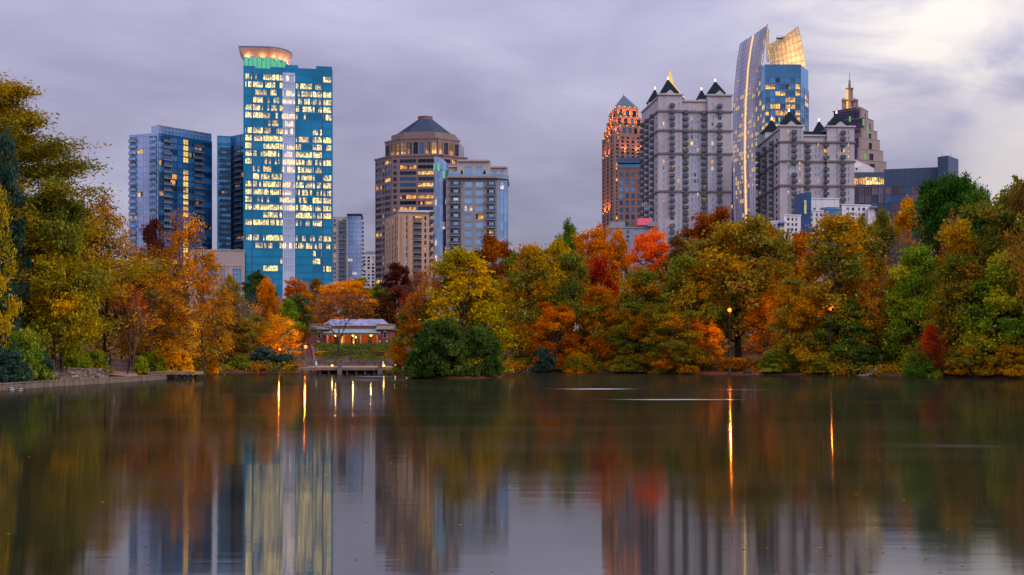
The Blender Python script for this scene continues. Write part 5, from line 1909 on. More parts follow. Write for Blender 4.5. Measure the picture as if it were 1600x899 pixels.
turret_tower('turreted_tower', 'taller grey stone tower with four pointed dark turrets, left of the curved glass tower', 520, 1004.5, 1029, 1140.5, 150, 159, 9.84,
             [1049, 1071, 1099, 1123], [(1059, 1.3), (1080.5, 1.6), (1085.5, 1.6), (1090, 1.2), (1112, 1.6), (1036, 0.9)],
             [(1030.5, 1058, 147.5, 1043.5, 125, 5.5), (1104, 1131, 149, 1117.5, 128, 5.5), (1011, 1030.5, 161, 1023.5, 140, 27), (1088.5, 1103, 156, 1096, 141, 34)],
             (176, 206, 242, 301), 162, 395, (1063, 1106), 32, 152.5)
turret_tower('turreted_tower', 'shorter grey stone tower with four pointed dark turrets, right of the curved glass tower', 500, 1185.5, 1218.5, 1331.5, 199, 213, 9.5,
             [1239, 1261.5, 1290, 1315], [(1230, 0.9), (1248, 0.9), (1273.5, 1.4), (1278.5, 1.4), (1305.5, 0.9), (1324, 0.9)],
             [(1218, 1248, 197, 1232.5, 175, 5.5), (1292, 1322, 198, 1307, 178, 5.5), (1191, 1215, 208, 1206, 188, 30), (1270.5, 1290, 209, 1279.5, 190, 34)],
             (224, 254, 292), 204, 380, (1252, 1292), 42, 202)

# --- gilded spire behind the taller turreted tower
b = Bld('spire_tower', 'gilded spire and lit ridge peeking over the taller turreted tower', 1047, 950)
c = b.L(1047, 950)
k = 950 / F
mb = MB()
h = 20 * k
sq = [(c[0] - h, c[1] - h), (c[0] + h, c[1] - h), (c[0] + h, c[1] + h), (c[0] - h, c[1] + h)]
mb.prism(sq, 0, b.z(160, 950))
mb.build('shaft', M['pink_granite'], b.root)
mb = MB()
mb.pyramid(sq, b.z(160, 950), (c[0], c[1], b.z(128, 950)))
mb.build('pyramid_roof', M['teal_roof'], b.root)
mb = MB()
mb.lathe([(2.7, -2), (2.7, 3.4), (2.0, 3.6), (1.9, 6.0), (1.1, 6.2), (0.9, 8.2), (0.15, 11.5)], c, 8, z0=b.z(132, 950), smooth=False)
mb.build('gilded_lantern', M['gold_lit'], b.root)  # golden lighting of the spire put into its own glow
for i in range(12):
    f = i / 12
    p = (c[0] + h * f, c[1] - h * f, b.z(128, 950) + (b.z(160, 950) - b.z(128, 950)) * f + 0.3)
    mb = MB()
    mb.lathe([(0.55, 0), (0.7, 0.4), (0.2, 1.0)], p[:2], 6, z0=p[2])
    mb.build('ridge_lamp', M['gold_lit'], b.root)

# --- low grey building with the red gable
b = Bld('low_building', 'low grey building with a red gabled roof below the floodlit tower', 990, 400)
A, B2 = b.L(948, 400), b.L(1028, 400)
zt = b.z(357, 400)
b.core.prism([A, B2, b.L(1028, 415), b.L(950, 415)], 0, zt, 0, 1)
b.facade(A, B2, 0, zt, [((j + .3) / 6, (j + .6) / 6) for j in range(6)], b.rows(361, 380, 400, 7, 4), lambda c, r: choose(('navy', 3), ('sky_glass', 1)), t=0.3)
b.band(A, B2, zt, 0.4, 0.5, 'grey_wall', 'coping')
b.finish('grey_wall', 'navy')
mb = MB()
mb.box(b.L(953, 402)[0], b.L(976, 402)[0], 1.0, 10, zt, b.z(347, 402))
mb.build('plant_room', M['grey_wall'], b.root)
p0, p1 = b.L(996, 400), b.L(1026, 400)
zr = b.z(342, 404)
mb = MB()
mb.box(p0[0] + .3, p1[0] - .3, -0.3, 8, zt, zt + 1.0)
mb.build('gable_wall', M['grey_wall'], b.root)
mb = MB()
gx = p0[0] * 0.45 + p1[0] * 0.55
for (x0, y0, x1, y1) in ((p0[0], -0.9, p1[0], 9),):
    mb.face([(x0, y0, zt + 1.0), (x1, y0, zt + 1.0), (x1 - 1.6, y0 + 3.4, zr), (x0 + 0.2, y0 + 3.4, zr)])
    mb.face([(x1, y0, zt + 1.0), (x1, y1, zt + 1.0), (x1 - 1.6, y0 + 3.4, zr)])
    mb.face([(x0, y1, zt + 1.0), (x0, y0, zt + 1.0), (x0 + .2, y0 + 3.4, zr)])
    mb.face([(x1, y1, zt + 1.0), (x0, y1, zt + 1.0), (x0 + .2, y0 + 3.4, zr), (x1 - 1.6, y0 + 3.4, zr)])
mb.build('red_roof', M['red_roof'], b.root)
gp = b.L(1019, 399)
mb = MB()
mb.face([(gp[0] - 1.8, -1.2, zt + .6), (gp[0] + 1.8, -1.2, zt + .6), (gp[0], -1.2, zt + 3.0)])
mb.face([(gp[0] + 1.8, -1.2, zt + .6), (gp[0] + 1.8, 2.0, zt + .6), (gp[0], 2.0, zt + 3.0), (gp[0], -1.2, zt + 3.0)])
mb.face([(gp[0] - 1.8, 2.0, zt + .6), (gp[0] - 1.8, -1.2, zt + .6), (gp[0], -1.2, zt + 3.0), (gp[0], 2.0, zt + 3.0)])
mb.build('dormer_gable', M['grey_wall'], b.root)

# --- dark sliver between the turreted tower and the curved tower
b = Bld('office_block', 'narrow dark blue glass block glimpsed left of the curved tower', 1143, 690)
A, B2 = b.L(1132, 690), b.L(1152, 690)
zt = b.z(262, 690)
b.core.prism([A, B2, b.L(1152, 710), b.L(1134, 710)], 0, zt, 0, 1)
b.facade(A, B2, 0, zt, [(0.05, 0.3), (0.36, 0.62), (0.68, 0.95)], b.rows(266, 345, 690, 9, 6), lambda c, r: choose(('navy', 5), ('blue', 2), ('lit_warm', 0.8)), t=0.25)
b.band(A, B2, zt, 4.0, 0.5, 'tan_light', 'parapet')
b.finish('blue_panel', 'navy')

# --- curved glass tower with the gold sails
b = Bld('sail_tower', 'tallest curved glass tower with two sail-like walls and a gold-lit screen', 1205, 660)


def interp(tab, py):
    return float(np.interp(py, [t[1] for t in tab], [t[0] for t in tab]))


EL = [(1156.5, 68), (1152, 95), (1148.5, 130), (1145.5, 171), (1145, 247), (1146.5, 333), (1150, 400)]
EM = [(1177, 55), (1172.5, 80), (1169, 107), (1164.8, 171), (1163.8, 247), (1166, 345), (1167, 400)]
ER = [(1198.5, 40), (1194, 77), (1189.5, 118), (1186.5, 152), (1186, 200), (1187, 284), (1188, 345), (1188, 400)]
TOP = [(1156.5, 68), (1177, 55), (1198.5, 40)]
Ys = {0: 660, 1: 651, 2: 656}


def sail_pt(e, py):
    tab = (EL, EM, ER)[e]
    return interp(tab, py)


NR = 46


def sail_grid(e0, e1, nu):
    """grid over one sail panel between two curved edges"""
    G = []
    for j in range(NR + 1):
        row = []
        for i in range(nu + 1):
            f = i / nu
            topy = TOP[e0][1] + (TOP[e1][1] - TOP[e0][1]) * f
            py = topy + (400 - topy) * j / NR
            px = sail_pt(e0, py) * (1 - f) + sail_pt(e1, py) * f
            Y = Ys[e0] * (1 - f) + Ys[e1] * f - 3.0 * math.sin(math.pi * f)
            x, y = b.L(px, Y)
            row.append((x, y, b.z(py, Y)))
        G.append(row)
    return G


for pi, (e0, e1, nu) in enumerate(((0, 1, 6), (1, 2, 7))):
    G = sail_grid(e0, e1, nu)
    mb = MB()
    for j in range(NR):
        for i in range(nu):
            mb.face([G[j + 1][i], G[j + 1][i + 1], G[j][i + 1], G[j][i]], 0, True)
    th = 1.2                                            # thickness of the wall
    for j in range(NR):
        for i in range(nu):
            q = [G[j][i], G[j][i + 1], G[j + 1][i + 1], G[j + 1][i]]
            mb.face([(x, y + th, z) for (x, y, z) in q], 0, True)
        for i in (0, nu):
            q = [G[j][i], G[j + 1][i]]
            mb.face([q[0], q[1], (q[1][0], q[1][1] + th, q[1][2]), (q[0][0], q[0][1] + th, q[0][2])], 1)
    for i in range(nu):
        q = [G[0][i], G[0][i + 1]]
        mb.face([q[0], q[1], (q[1][0], q[1][1] + th, q[1][2]), (q[0][0], q[0][1] + th, q[0][2])], 1)
    mb.build('sail_wall', [M['violet'], M['slab']], b.root)
    for i in range(nu + 1):
        mb = MB()
        mb.tube([(x, y - 0.1, z) for (x, y, z) in (G[j][i] for j in range(0, NR + 1, 2))], 0.14, 4, smooth=False)
        mb.build('sail_mullion', M['violet'], b.root)
    mb = MB()
    for j in range(2, NR):
        for i in range(nu):
            p, q = Vector(G[j][i]), Vector(G[j][i + 1])
            mb.tube([(p.x, p.y - .08, p.z), (q.x, q.y - .08, q.z)], 0.10, 3, cap=False, smooth=False)
    mb.build('floor_lines', M['violet'], b.root)
    prob = [0, 0.04, 0.06, 0.1, 0.12]
    for j in range(8, NR - 4):
        dens = 0.06 if j < 12 else (0.30 if 13 < j < 20 else (0.42 if j < 33 else 0.08))
        for i in range(nu):
            if BR.random() < dens:
                c = [Vector(v) for v in (G[j + 1][i], G[j + 1][i + 1], G[j][i + 1], G[j][i])]
                ce = sum(c, Vector()) / 4
                off = Vector((0, -0.16, 0))
                w = 0.84 if BR.random() < 0.6 else 0.5
                me = bpy.data.meshes.new('window')
                me.from_pydata([tuple(ce.lerp(v, w) + off) for v in c], [], [(0, 1, 2, 3)])
                me.materials.append(M['lit_sail'] if 'lit_sail' in M else M.setdefault('lit_sail', glow('sail_room', (1.0, 0.66, 0.36), 0.62)))
                link('window', me, b.root)
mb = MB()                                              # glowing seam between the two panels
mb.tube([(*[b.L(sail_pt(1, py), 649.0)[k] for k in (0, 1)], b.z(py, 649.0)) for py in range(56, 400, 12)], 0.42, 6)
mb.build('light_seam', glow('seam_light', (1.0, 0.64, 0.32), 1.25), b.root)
# glass box between the sails
A, B2 = b.L(1195.5, 657), b.L(1250.5, 657)
zt = b.z(101, 657)
b.core.prism([b.L(1186, 668), A, B2, b.L(1263, 672), b.L(1263, 690), b.L(1190, 690)], 0, zt, 0, 1)
rows = b.rows(122, 330, 657, 10.2, 7.4)
nR = len(rows)


def pk(ci, ri):
    q = 0.6 if ri > 6 and ri < nR - 1 else 0.3
    return choose(('blue', 4), ('navy', 1.5), ('lit_warm', 4 * q), ('lit_amber', 0.5), ('lit_teal_full', 1.2 * q))


b.facade(A, B2, 0, zt, [((j + .06) / 7, (j + .94) / 7) for j in range(7)], rows, pk, t=0.3, mull=2)
b.facade(b.L(1186, 668), A, 0, zt - 14, [(0.05, 0.48), (0.54, 0.96)], [r for r in rows if r[1] < zt - 14], lambda c, r: choose(('blue', 3), ('lit_warm', 2), ('lit_amber', 1.2), ('navy', 1)), t=0.3, mull=1, ext=False)
b.facade(B2, b.L(1263, 672), 0, zt - 12, [(0.05, 0.48), (0.54, 0.96)], [r for r in rows if r[1] < zt - 12], lambda c, r: choose(('blue', 4), ('lit_warm', 1.6), ('navy', 2)), t=0.3, mull=1, ext=False)
b.finish('blue', 'blue')
# gold-lit lattice sail rising behind the box
RE = [(1246.5, 42), (1250, 54), (1254.5, 78), (1258.5, 101), (1261.7, 130), (1263.2, 160), (1264, 200)]
LE = [(1201, 71), (1203, 85), (1204, 101), (1204, 200)]
Yl = 676


def lp(px, py, dY=0.0):
    x, y = b.L(px, Yl + dY)
    return Vector((x, y, b.z(py, Yl + dY)))


nU, nV = 8, 9
LG = []
for j in range(nV + 1):
    row = []
    for i in range(nU + 1):
        f = i / nU
        topy = 71 + (42 - 71) * f
        py = topy + (135 - topy) * j / nV
        px = interp(LE, py) * (1 - f) + interp(RE, py) * f
        row.append(lp(px, py, 4 - 5 * math.sin(f * math.pi / 2)))
    LG.append(row)
gold_back = plain('gold_screen', (0.80, 0.66, 0.44), 0.7, 0.0, var=0.12, scale=0.25)
mb = MB()
for j in range(nV):
    for i in range(nU):
        q = [LG[j + 1][i], LG[j + 1][i + 1], LG[j][i + 1], LG[j][i]]
        mb.face([v + Vector((0, 0.9, 0)) for v in q], 0, True)
scr = mb.build('screen_wall', gold_back, b.root)
for j in range(nV + 1):
    mb = MB()
    mb.tube(LG[j], 0.26, 4, smooth=False)
    mb.build('lattice_bar', M['gold'], scr)
for i in range(nU + 1):
    mb = MB()
    mb.tube([LG[j][i] + Vector((0, -0.3, 0)) for j in range(nV + 1)], 0.26, 4, smooth=False)
    mb.build('lattice_bar', M['gold'], scr)
for i in range(nU):
    for j in range(0, nV):
        if (i * 2 + j) % 5 == 0:
            mb = MB()
            p = (LG[j][i] + LG[j + 1][i + 1]) / 2 + Vector((0, -0.5, 0))
            mb.lathe([(0.25, -0.3), (0.5, 0), (0.25, 0.3)], (p.x, p.y), 6, z0=p.z)
            mb.build('screen_lamp', M['gold_lit'], scr)
for (px, py) in ((1218, 96), (1226, 96), (1235, 96), (1245, 96), (1255, 100), (1224, 74), (1236, 68), (1246, 62), (1250, 84), (1238, 84)):
    p = lp(px, py, -5.0)
    lamp(b.root, tuple(p), (1.0, 0.60, 0.26), 700, 1.5)
TR = [lp(px, py, -4) for (px, py) in ((1199, 43), (1197.5, 60), (1198, 78), (1199, 97))]
TR2 = [lp(px, py, -2) for (px, py) in ((1202, 46), (1200.5, 62), (1200.5, 80), (1201, 97))]
mb = MB()
for tr in (TR, TR2):
    mb.tube(tr, 0.3, 4)
for i in range(9):
    f0, f1 = i / 9, (i + 1) / 9
    a = TR[min(2, int(f0 * 3))].lerp(TR[min(3, int(f0 * 3) + 1)], f0 * 3 % 1)
    c2 = TR2[min(2, int(f1 * 3))].lerp(TR2[min(3, int(f1 * 3) + 1)], f1 * 3 % 1)
    mb.tube([a, c2], 0.2, 4)
mb.build('mast_truss', M['gold'], b.root)
p = lp(1199, 41, -4)
mb = MB()
mb.lathe([(0.6, 0), (0.5, 0.8), (0.1, 1.4)], (p.x, p.y), 8, z0=p.z)
mb.build('beacon', M['red_lamp'], b.root)
p = lp(1219, 58, 0)
mb = MB()
mb.box(p.x - 2, p.x + 2, p.y, p.y + 1.5, p.z - 1, p.z - 0.4)
for i in range(4):
    mb.box(p.x - 2 + i * 1.2, p.x - 1.8 + i * 1.2, p.y, p.y + 0.2, p.z - 2.5, p.z + 0.8)
mb.build('roof_crane', M['dark'], b.root)

# --- white stepped apartments with the blue slab
b = Bld('stepped_apartments', 'white stepped apartment building with a deep blue tower slab above the orange trees', 1285, 380)
G_ = [((1256, 1309), 311, 380, [(1262, 1266), (1270, 1274), (1281, 1285), (1300, 1304)]), ((1226, 1249), 337, 374, [(1229, 1233), (1236, 1239), (1241.5, 1245)]), ((1204, 1227), 347, 372, [(1208, 1211), (1215, 1218), (1221, 1224)]), ((1316, 1337), 321, 382, [(1321.5, 1326), (1330, 1334)]), ((1337, 1358), 321.5, 386, [(1340, 1343), (1346.5, 1351)]), ((1262, 1286), 330, 377, [(1265, 1269), (1274, 1277), (1280, 1284)])]
for (pa, pb), top, Y, wins in G_:
    c2, w2 = MB(), MB()
    p0, p1 = b.L(pa, Y), b.L(pb, Y + 1)
    zt = b.z(top, Y)
    c2.prism([p0, p1, b.L(pb, Y + 16), b.L(pa + 1, Y + 16)], 0, zt - 0.1, 0)
    c2.build('glazed_core', [M['navy']], b.root)
    b.facade(p0, p1, 0, zt, frs(pa, pb, *wins), b.rows(max(top + 3.5, 325 if top < 315 else 0), 372, Y, 8.2, 4.4), lambda c, r: choose(('navy', 4), ('blue', 3), ('black_glass', 3)), t=0.35, wm=w2, mull=0)
    w2.build('white_wall', M['white_wall'], b.root)
    b.band(p0, p1, zt, 0.35, 0.5, 'white_wall', 'coping')
mb = MB()
mb.box(*[b.L(q, 378)[0] for q in (1248, 1264.5)], b.L(0, 375.5)[1], b.L(0, 384)[1], 0, b.z(303.5, 378))
mb.build('blue_slab', M['blue_paint'], b.root)
mb = MB()
mb.box(*[b.L(q, 378)[0] for q in (1253.2, 1256.6)], b.L(0, 375.1)[1], b.L(0, 375.45)[1], b.z(336, 378), b.z(315, 378))
mb.build('light_panel', lit('yellow_panel', (1.0, 0.72, 0.25), (1.0, 0.8, 0.35), 1.2, 1.0, (0.3, 0.3, 0.2), 3.0, 0.3), b.root)
mb = MB()
pr = [(b.L(1300.5, 378)[0] + 3.3 * math.cos(math.radians(a)), b.L(0, 380)[1] + 3.3 * math.sin(math.radians(a))) for a in range(180, 361, 20)]
mb.prism(pr, 0, b.z(328.5, 378), 0)
mb.build('rounded_bay', M['blue'], b.root)
mb = MB()
pr2 = [(b.L(1300.5, 378)[0] + 3.8 * math.cos(math.radians(a)), b.L(0, 380)[1] + 3.8 * math.sin(math.radians(a))) for a in range(180, 361, 20)]
mb.prism(pr2, b.z(328.5, 378), b.z(324, 378), 0, top=[tuple(Vector((*p, 0)).lerp(Vector((b.L(1300.5, 378)[0], b.L(0, 380)[1], 0)), 0.25)[:2]) for p in pr2])
mb.build('blue_awning_roof', M['blue_paint'], b.root)
mb = MB()
mb.prism([(p[0], p[1]) for p in pr2], b.z(343, 378), b.z(340.5, 378))
mb.build('bay_balcony', M['rail'], b.root)
mb = MB()
mb.prism(b.poly((1215, 369), (1226, 369), (1226, 373), (1215, 373)), b.z(350, 371), b.z(346, 371), 0, top=b.poly((1217, 371), (1226, 371), (1226, 373), (1217, 373)))
mb.build('blue_awning', M['blue_paint'], b.root)
mb = MB()
mb.prism(b.poly((1356, 384), (1366, 384), (1368, 396), (1357, 396)), 0, b.z(326, 386))
mb.build('white_wall', M['white_wall'], b.root)
mb = MB()
mb.prism(b.poly((1358, 383), (1372, 383), (1373, 397), (1359, 397)), b.z(326, 386), b.z(322.5, 386), 0, top=b.poly((1360, 386), (1370, 386), (1370, 395), (1361, 395)))
mb.build('blue_awning_roof', M['blue_paint'], b.root)

# --- stepped granite pyramid tower with the spire
b = Bld('stepped_tower', 'dark stepped pyramid tower with an openwork gilded spire behind the shorter turreted tower', 1330, 760)
TI = [(1303, 1341, 1343, 168), (1309, 1346, 1354.5, 170), (1295, 1352, 1363, 185), (1299, 1347, 1368.5, 202), (1290, 1344, 1372.5, 216), (1288, 1342, 1377.5, 233), (1286, 1340, 1382.5, 250)]
for i, (l, c, r, top) in enumerate(TI):
    Y = 756 - i * 3.0
    po = [b.L(l, Y + 14), b.L(c, Y), b.L(r, Y + 10), b.L(r - 10, Y + 40), b.L(l + 4, Y + 40)]
    zt = b.z(top, Y)
    z0 = b.z(TI[i + 1][3], Y) - 2.0 if i + 1 < len(TI) else 0
    mb = MB()
    mb.prism(po, z0, zt)
    mb.build('tier_core', M['purple'], b.root)
    w1, w2 = MB(), MB()
    zz = max(z0, b.z(276, Y))
    n = max(1, int((zt - zz) / 5.2))
    rw = [(zz + 0.5 + k * (zt - zz - 1.2) / n, zz + 0.2 + (k + 0.82) * (zt - zz - 1.2) / n) for k in range(n)]
    b.facade(po[0], po[1], z0, zt, [((j + .05) / 4, (j + .95) / 4) for j in range(4)], rw, lambda cc, rr: choose(('purple', 6), ('lit_amber', 1.4), ('lit_warm', 0.5), ('bronze', 1.0)), t=0.3, wm=w1, mull=2, ext=False)
    w1.build('glass_wall', M['purple'], b.root)
    b.facade(po[1], po[2], z0, zt, [(0.42, 0.60)], rw, lambda cc, rr: choose(('purple', 5), ('lit_amber', 0.6)), t=0.7, wm=w2, mull=0)
    w2.build('stone_wall', M['tan_stone'], b.root)
    for (q0, q1) in ((po[0], po[1]), (po[1], po[2])):
        b.band(q0, q1, zt, 0.4, 0.85, 'tan_stone', 'coping')
    mb = MB()
    e = po[1]
    mb.box(e[0] - 1.1, e[0] + 0.3, e[1] - 1.4, e[1] + 1, z0, zt + 0.6)
    mb.build('corner_pier', M['tan_stone'], b.root)
for (px, py, h) in ((1331, 200, 12), (1349, 186, 10), (1356, 199, 9), (1328, 182, 8), (1352, 240, 9)):
    p = b.L(px, 734)
    mb = MB()
    mb.box(p[0] - 0.5, p[0] + 0.5, p[1] - 0.4, p[1] + 0.4, b.z(py + h, 734), b.z(py, 734))
    mb.build('green_light_strip', glow('green_strip', (0.25, 0.75, 0.22), 0.55), b.root)
for i, px in enumerate((1317.5, 1321, 1335, 1338.5)):
    p = b.L(px, 762 + (i % 2) * 3)
    mb = MB()
    mb.box(p[0] - 0.75, p[0] + 0.75, p[1] - .75, p[1] + .75, b.z(170, 762), b.z(155.5, 762))
    mb.pyramid([(p[0] - .8, p[1] - .8), (p[0] + .8, p[1] - .8), (p[0] + .8, p[1] + .8), (p[0] - .8, p[1] + .8)], b.z(155.5, 762) + 0.01, (p[0], p[1], b.z(152.5, 762)))
    mb.build('spire_pillar', M['tan_stone'], b.root)
for i, px in enumerate((1324, 1327.5, 1331)):
    p = b.L(px, 763 - (i == 1) * 2)
    mb = MB()
    mb.box(p[0] - 0.6, p[0] + 0.6, p[1] - .6, p[1] + .6, b.z(170, 762), b.z(137.5, 762))
    mb.build('spire_pillar', M['tan_stone'] if i != 0 else M['gold_lit'], b.root)  # first pillar glows itself, standing in for gold lighting
for py in (158, 139.5):
    p0, p1 = b.L(1316 if py > 150 else 1322.5, 762), b.L(1340 if py > 150 else 1332.5, 762)
    mb = MB()
    mb.box(p0[0], p1[0], p0[1] - 2, p0[1] + 2, b.z(py, 762), b.z(py - 1.4, 762))
    mb.build('spire_ring', M['tan_stone'], b.root)
p = b.L(1327.5, 763)
mb = MB()
mb.lathe([(0.9, 0), (0.75, 6), (0.32, 6.2), (0.12, 11.5)], p, 8, z0=b.z(139, 762))
mb.build('mast', M['tan_stone'], b.root)
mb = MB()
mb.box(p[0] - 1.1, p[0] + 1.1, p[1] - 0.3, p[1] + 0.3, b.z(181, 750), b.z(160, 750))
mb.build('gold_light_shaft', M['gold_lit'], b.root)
lamp(b.root, (p[0] - 1.5, p[1] - 6, b.z(163, 762)), (1.0, 0.6, 0.2), 350, 1.0)

# --- white wedge-roofed building
b = Bld('low_building', 'white building with a sloping roof below the stepped pyramid tower', 1345, 620)
A, B2 = b.L(1326, 620), b.L(1366, 620)
mb = MB()
za, zb = b.z(245, 620), b.z(263, 620)
for y in (A[1], A[1] + 15):
    q = [(A[0], y, 0), (B2[0], y, 0), (B2[0], y, zb), (A[0], y, za)]
    mb.face(q if y == A[1] else q[::-1])
mb.face([(A[0], A[1], za), (B2[0], A[1], zb), (B2[0], A[1] + 15, zb), (A[0], A[1] + 15, za)])
mb.face([(B2[0], A[1], 0), (B2[0], A[1] + 15, 0), (B2[0], A[1] + 15, zb), (B2[0], A[1], zb)])
mb.face([(A[0], A[1] + 15, 0), (A[0], A[1], 0), (A[0], A[1], za), (A[0], A[1] + 15, za)])
mb.build('wedge_wall', M['white_wall'], b.root)
mb = MB()
mb.box(b.L(1334, 618)[0], b.L(1348, 618)[0], -3, -0.5, 0, b.z(261, 618))
mb.build('annex', M['white_wall'], b.root)
mb = MB()
mb.box(b.L(1336, 618)[0], b.L(1339, 618)[0], -3.12, -3.0, b.z(266, 618), b.z(263, 618))
mb.build('window', M['navy'], b.root)

# --- long blue-grey hotel
b = Bld('hotel', 'long blue-grey glass hotel with amber top-floor windows and a blank end tower', 1420, 560)
A, Q, B2 = b.L(1331, 560), b.L(1382.5, 560), b.L(1466, 553)
z1, z2 = b.z(269.5, 560), b.z(263, 556)
b.core.prism([A, Q, B2, b.L(1466, 580), b.L(1333, 580)], 0, min(z1, z2) - 0.4, 0, 1)
nb = 5
rw = b.rows(293, 345, 560, 12.4, 11.6)
M['lit_hall'] = lit('lit_hall', (1.0, 0.55, 0.12), (1.0, 0.7, 0.3), 2.6, 1.0, (0.1, 0.08, 0.06), 3.5, 0.75)
b.facade(A, Q, 0, z1, [((j + .05) / nb, (j + .95) / nb) for j in range(nb)], rw + [(b.z(288.5, 560), b.z(277, 560))], lambda c, r: ('lit_hall' if c > 1 else 'lit_amber') if r == len(rw) else choose(('bronze', 5), ('navy', 2), ('lit_dim', 0.5)), t=0.45, mull=2, tran=0)
b.facade(Q, B2, 0, z2, [((j + .04) / 8, (j + .96) / 8) for j in range(8)], rw, lambda c, r: choose(('bronze', 5), ('navy', 2), ('lit_amber', 0.5)), t=0.45, mull=2)
b.finish('blue_panel', 'bronze')
mb = MB()
mb.prism(b.poly((1465, 549), (1481.5, 545), (1497.5, 556), (1483, 570)), 0, b.z(246, 550))
mb.build('end_tower', M['blue_panel'], b.root)
for (px, h) in ((1472, 12), (1478, 5), (1486, 16), (1476, 6)):
    p = b.L(px, 556)
    mb = MB()
    mb.tube([(p[0], p[1], b.z(246, 550)), (p[0], p[1], b.z(246 - h, 550))], [0.14, 0.06], 5)
    mb.build('antenna', M['slab'], b.root)
mb = MB()
mb.prism(b.poly((1494, 560), (1521, 585), (1519, 600), (1490, 580)), 0, b.z(282, 570))
mb.build('rear_wing', M['grey_wall'], b.root)
# ------------------------------------------------------------------ boathouse, terrace, dock
BRICK = brickmat('red_brick', (0.26, 0.055, 0.040), (0.19, 0.040, 0.032), (0.22, 0.13, 0.11))
M['copper'] = plain('green_copper_roof', (0.20, 0.27, 0.26), 0.6, 0.1, 0.15, 0.8, streak=True)
M['old_slate'] = plain('weathered_slate', (0.20, 0.20, 0.30), 0.7, 0.0, 0.55, 0.7)
M['cream'] = plain('cream_paint', (0.80, 0.62, 0.42), 0.7, var=0.08)
M['rubble'] = plain('rubble_stone', (0.15, 0.088, 0.072), 0.9, var=0.45, scale=1.8)
M['grey_stone2'] = plain('dressed_stone', (0.155, 0.13, 0.12), 0.85, var=0.25, scale=2.0)
M['planks'] = plain('weathered_timber', (0.23, 0.150, 0.090), 0.85, var=0.3, scale=1.2)
M['pile'] = plain('wet_timber', (0.05, 0.042, 0.035), 0.7, var=0.3, scale=2)
M['board'] = plain('seawall_board', (0.15, 0.105, 0.072), 0.85, var=0.45, scale=1.0, streak=True)
M['black_rail'] = plain('black_railing', (0.018, 0.022, 0.024), 0.5, var=0.1)
M['white_paint'] = plain('white_paint', (0.75, 0.70, 0.66), 0.6, var=0.06)
M['brick_step'] = brickmat('brick_paving', (0.30, 0.10, 0.065), (0.22, 0.07, 0.05), (0.25, 0.16, 0.13), 0.8)

YB = 262.0
gz = hz(wx(546, YB), YB)
b = Bld('boathouse', 'red brick boathouse with slate roof and lit columned porch on the slope above the dock', 546, YB, 'building', base=gz - 0.1)
zf = b.z(541.5, YB)                                     # porch floor
k = YB / F
Lx = lambda px, Y=YB: b.L(px, Y)[0]
Wl = b.z(515, YB)                                       # eaves of the wings
mb = MB()
mb.box(Lx(483), Lx(511), 0.5, 11, -1.5, Wl)
mb.build('brick_wing', BRICK, b.root)
mb = MB()
mb.box(Lx(590), Lx(609), 0.5, 11, -1.5, Wl)
mb.build('brick_wing', BRICK, b.root)
mb = MB()
mb.box(Lx(511) + .003, Lx(590) - .003, 3.6, 11, -1.5, b.z(513, YB))
mb.build('brick_wall', BRICK, b.root)
mb = MB()
mb.box(Lx(508), Lx(593), 0.0, 3.6, -1.5, zf)
mb.build('porch_base', BRICK, b.root)
mb = MB()
mb.box(Lx(507.5), Lx(593.5), -0.15, 3.55, zf, zf + 0.12)
mb.build('porch_floor', M['grey_stone2'], b.root)
for (p0, p1) in ((482, 515.5), (586.5, 612)):          # stone parapets of the wings
    mb = MB()
    mb.box(Lx(p0), Lx(p1), -0.1, 11.4, Wl, Wl + 0.35)
    mb.box(Lx(p0) + .25, Lx(p1) - .25, 0.25, 11, Wl + 0.35, b.z(507.2, YB))
    mb.box(Lx(p0) + .1, Lx(p1) - .1, 0.05, 11.2, b.z(507.2, YB), b.z(506.2, YB))
    mb.build('parapet', M['concrete'], b.root)
zp0, zp1 = b.z(520.2, YB), b.z(512.3, YB)
mb = MB()
mb.face([(Lx(505), -1.0, zp0), (Lx(595.5), -1.0, zp0), (Lx(589), 4.4, zp1), (Lx(511), 4.4, zp1)])
mb.face([(Lx(505), -1.0, zp0 - .12), (Lx(511), 4.4, zp1 - .12), (Lx(589), 4.4, zp1 - .12), (Lx(595.5), -1.0, zp0 - .12)])
mb.face([(Lx(505), -1.0, zp0 - .12), (Lx(595.5), -1.0, zp0 - .12), (Lx(595.5), -1.0, zp0), (Lx(505), -1.0, zp0)])
prf = mb.build('porch_roof', M['copper'], b.root)
for i in range(26):                                     # standing seams
    f = (i + .5) / 26
    mb = MB()
    a = Vector((Lx(505) + (Lx(595.5) - Lx(505)) * f, -1.0, zp0 + .05))
    c = Vector((Lx(511) + (Lx(589) - Lx(511)) * f, 4.4, zp1 + .05))
    mb.tube([a, c], 0.045, 4, smooth=False)
    mb.build('roof_seam', M['copper'], prf)
zr0, zr1 = b.z(509.5, YB + 6), b.z(498.8, YB + 8)
e = [(Lx(497), 3.4, zr0), (Lx(604), 3.4, zr0), (Lx(604), 12.5, zr0), (Lx(497), 12.5, zr0)]
r0, r1 = (Lx(508.5), 8.0, zr1), (Lx(592), 8.0, zr1)
mb = MB()
mb.face([e[0], e[1], r1, r0])
mb.face([e[1], e[2], r1])
mb.face([e[2], e[3], r0, r1])
mb.face([e[3], e[0], r0])
mb.face([e[3], e[2], e[1], e[0]])
mb.build('hip_roof', M['old_slate'], b.root)
mb = MB()
mb.box(Lx(498), Lx(603), 3.5, 12, b.z(513, YB), zr0 - 0.01)
mb.build('upper_wall', BRICK, b.root)
mb = MB()
mb.box(Lx(506.5), Lx(594), -0.55, -0.15, zp0 - 0.5, zp0 - 0.14)
mb.build('porch_beam', M['cream'], b.root)
mb = MB()
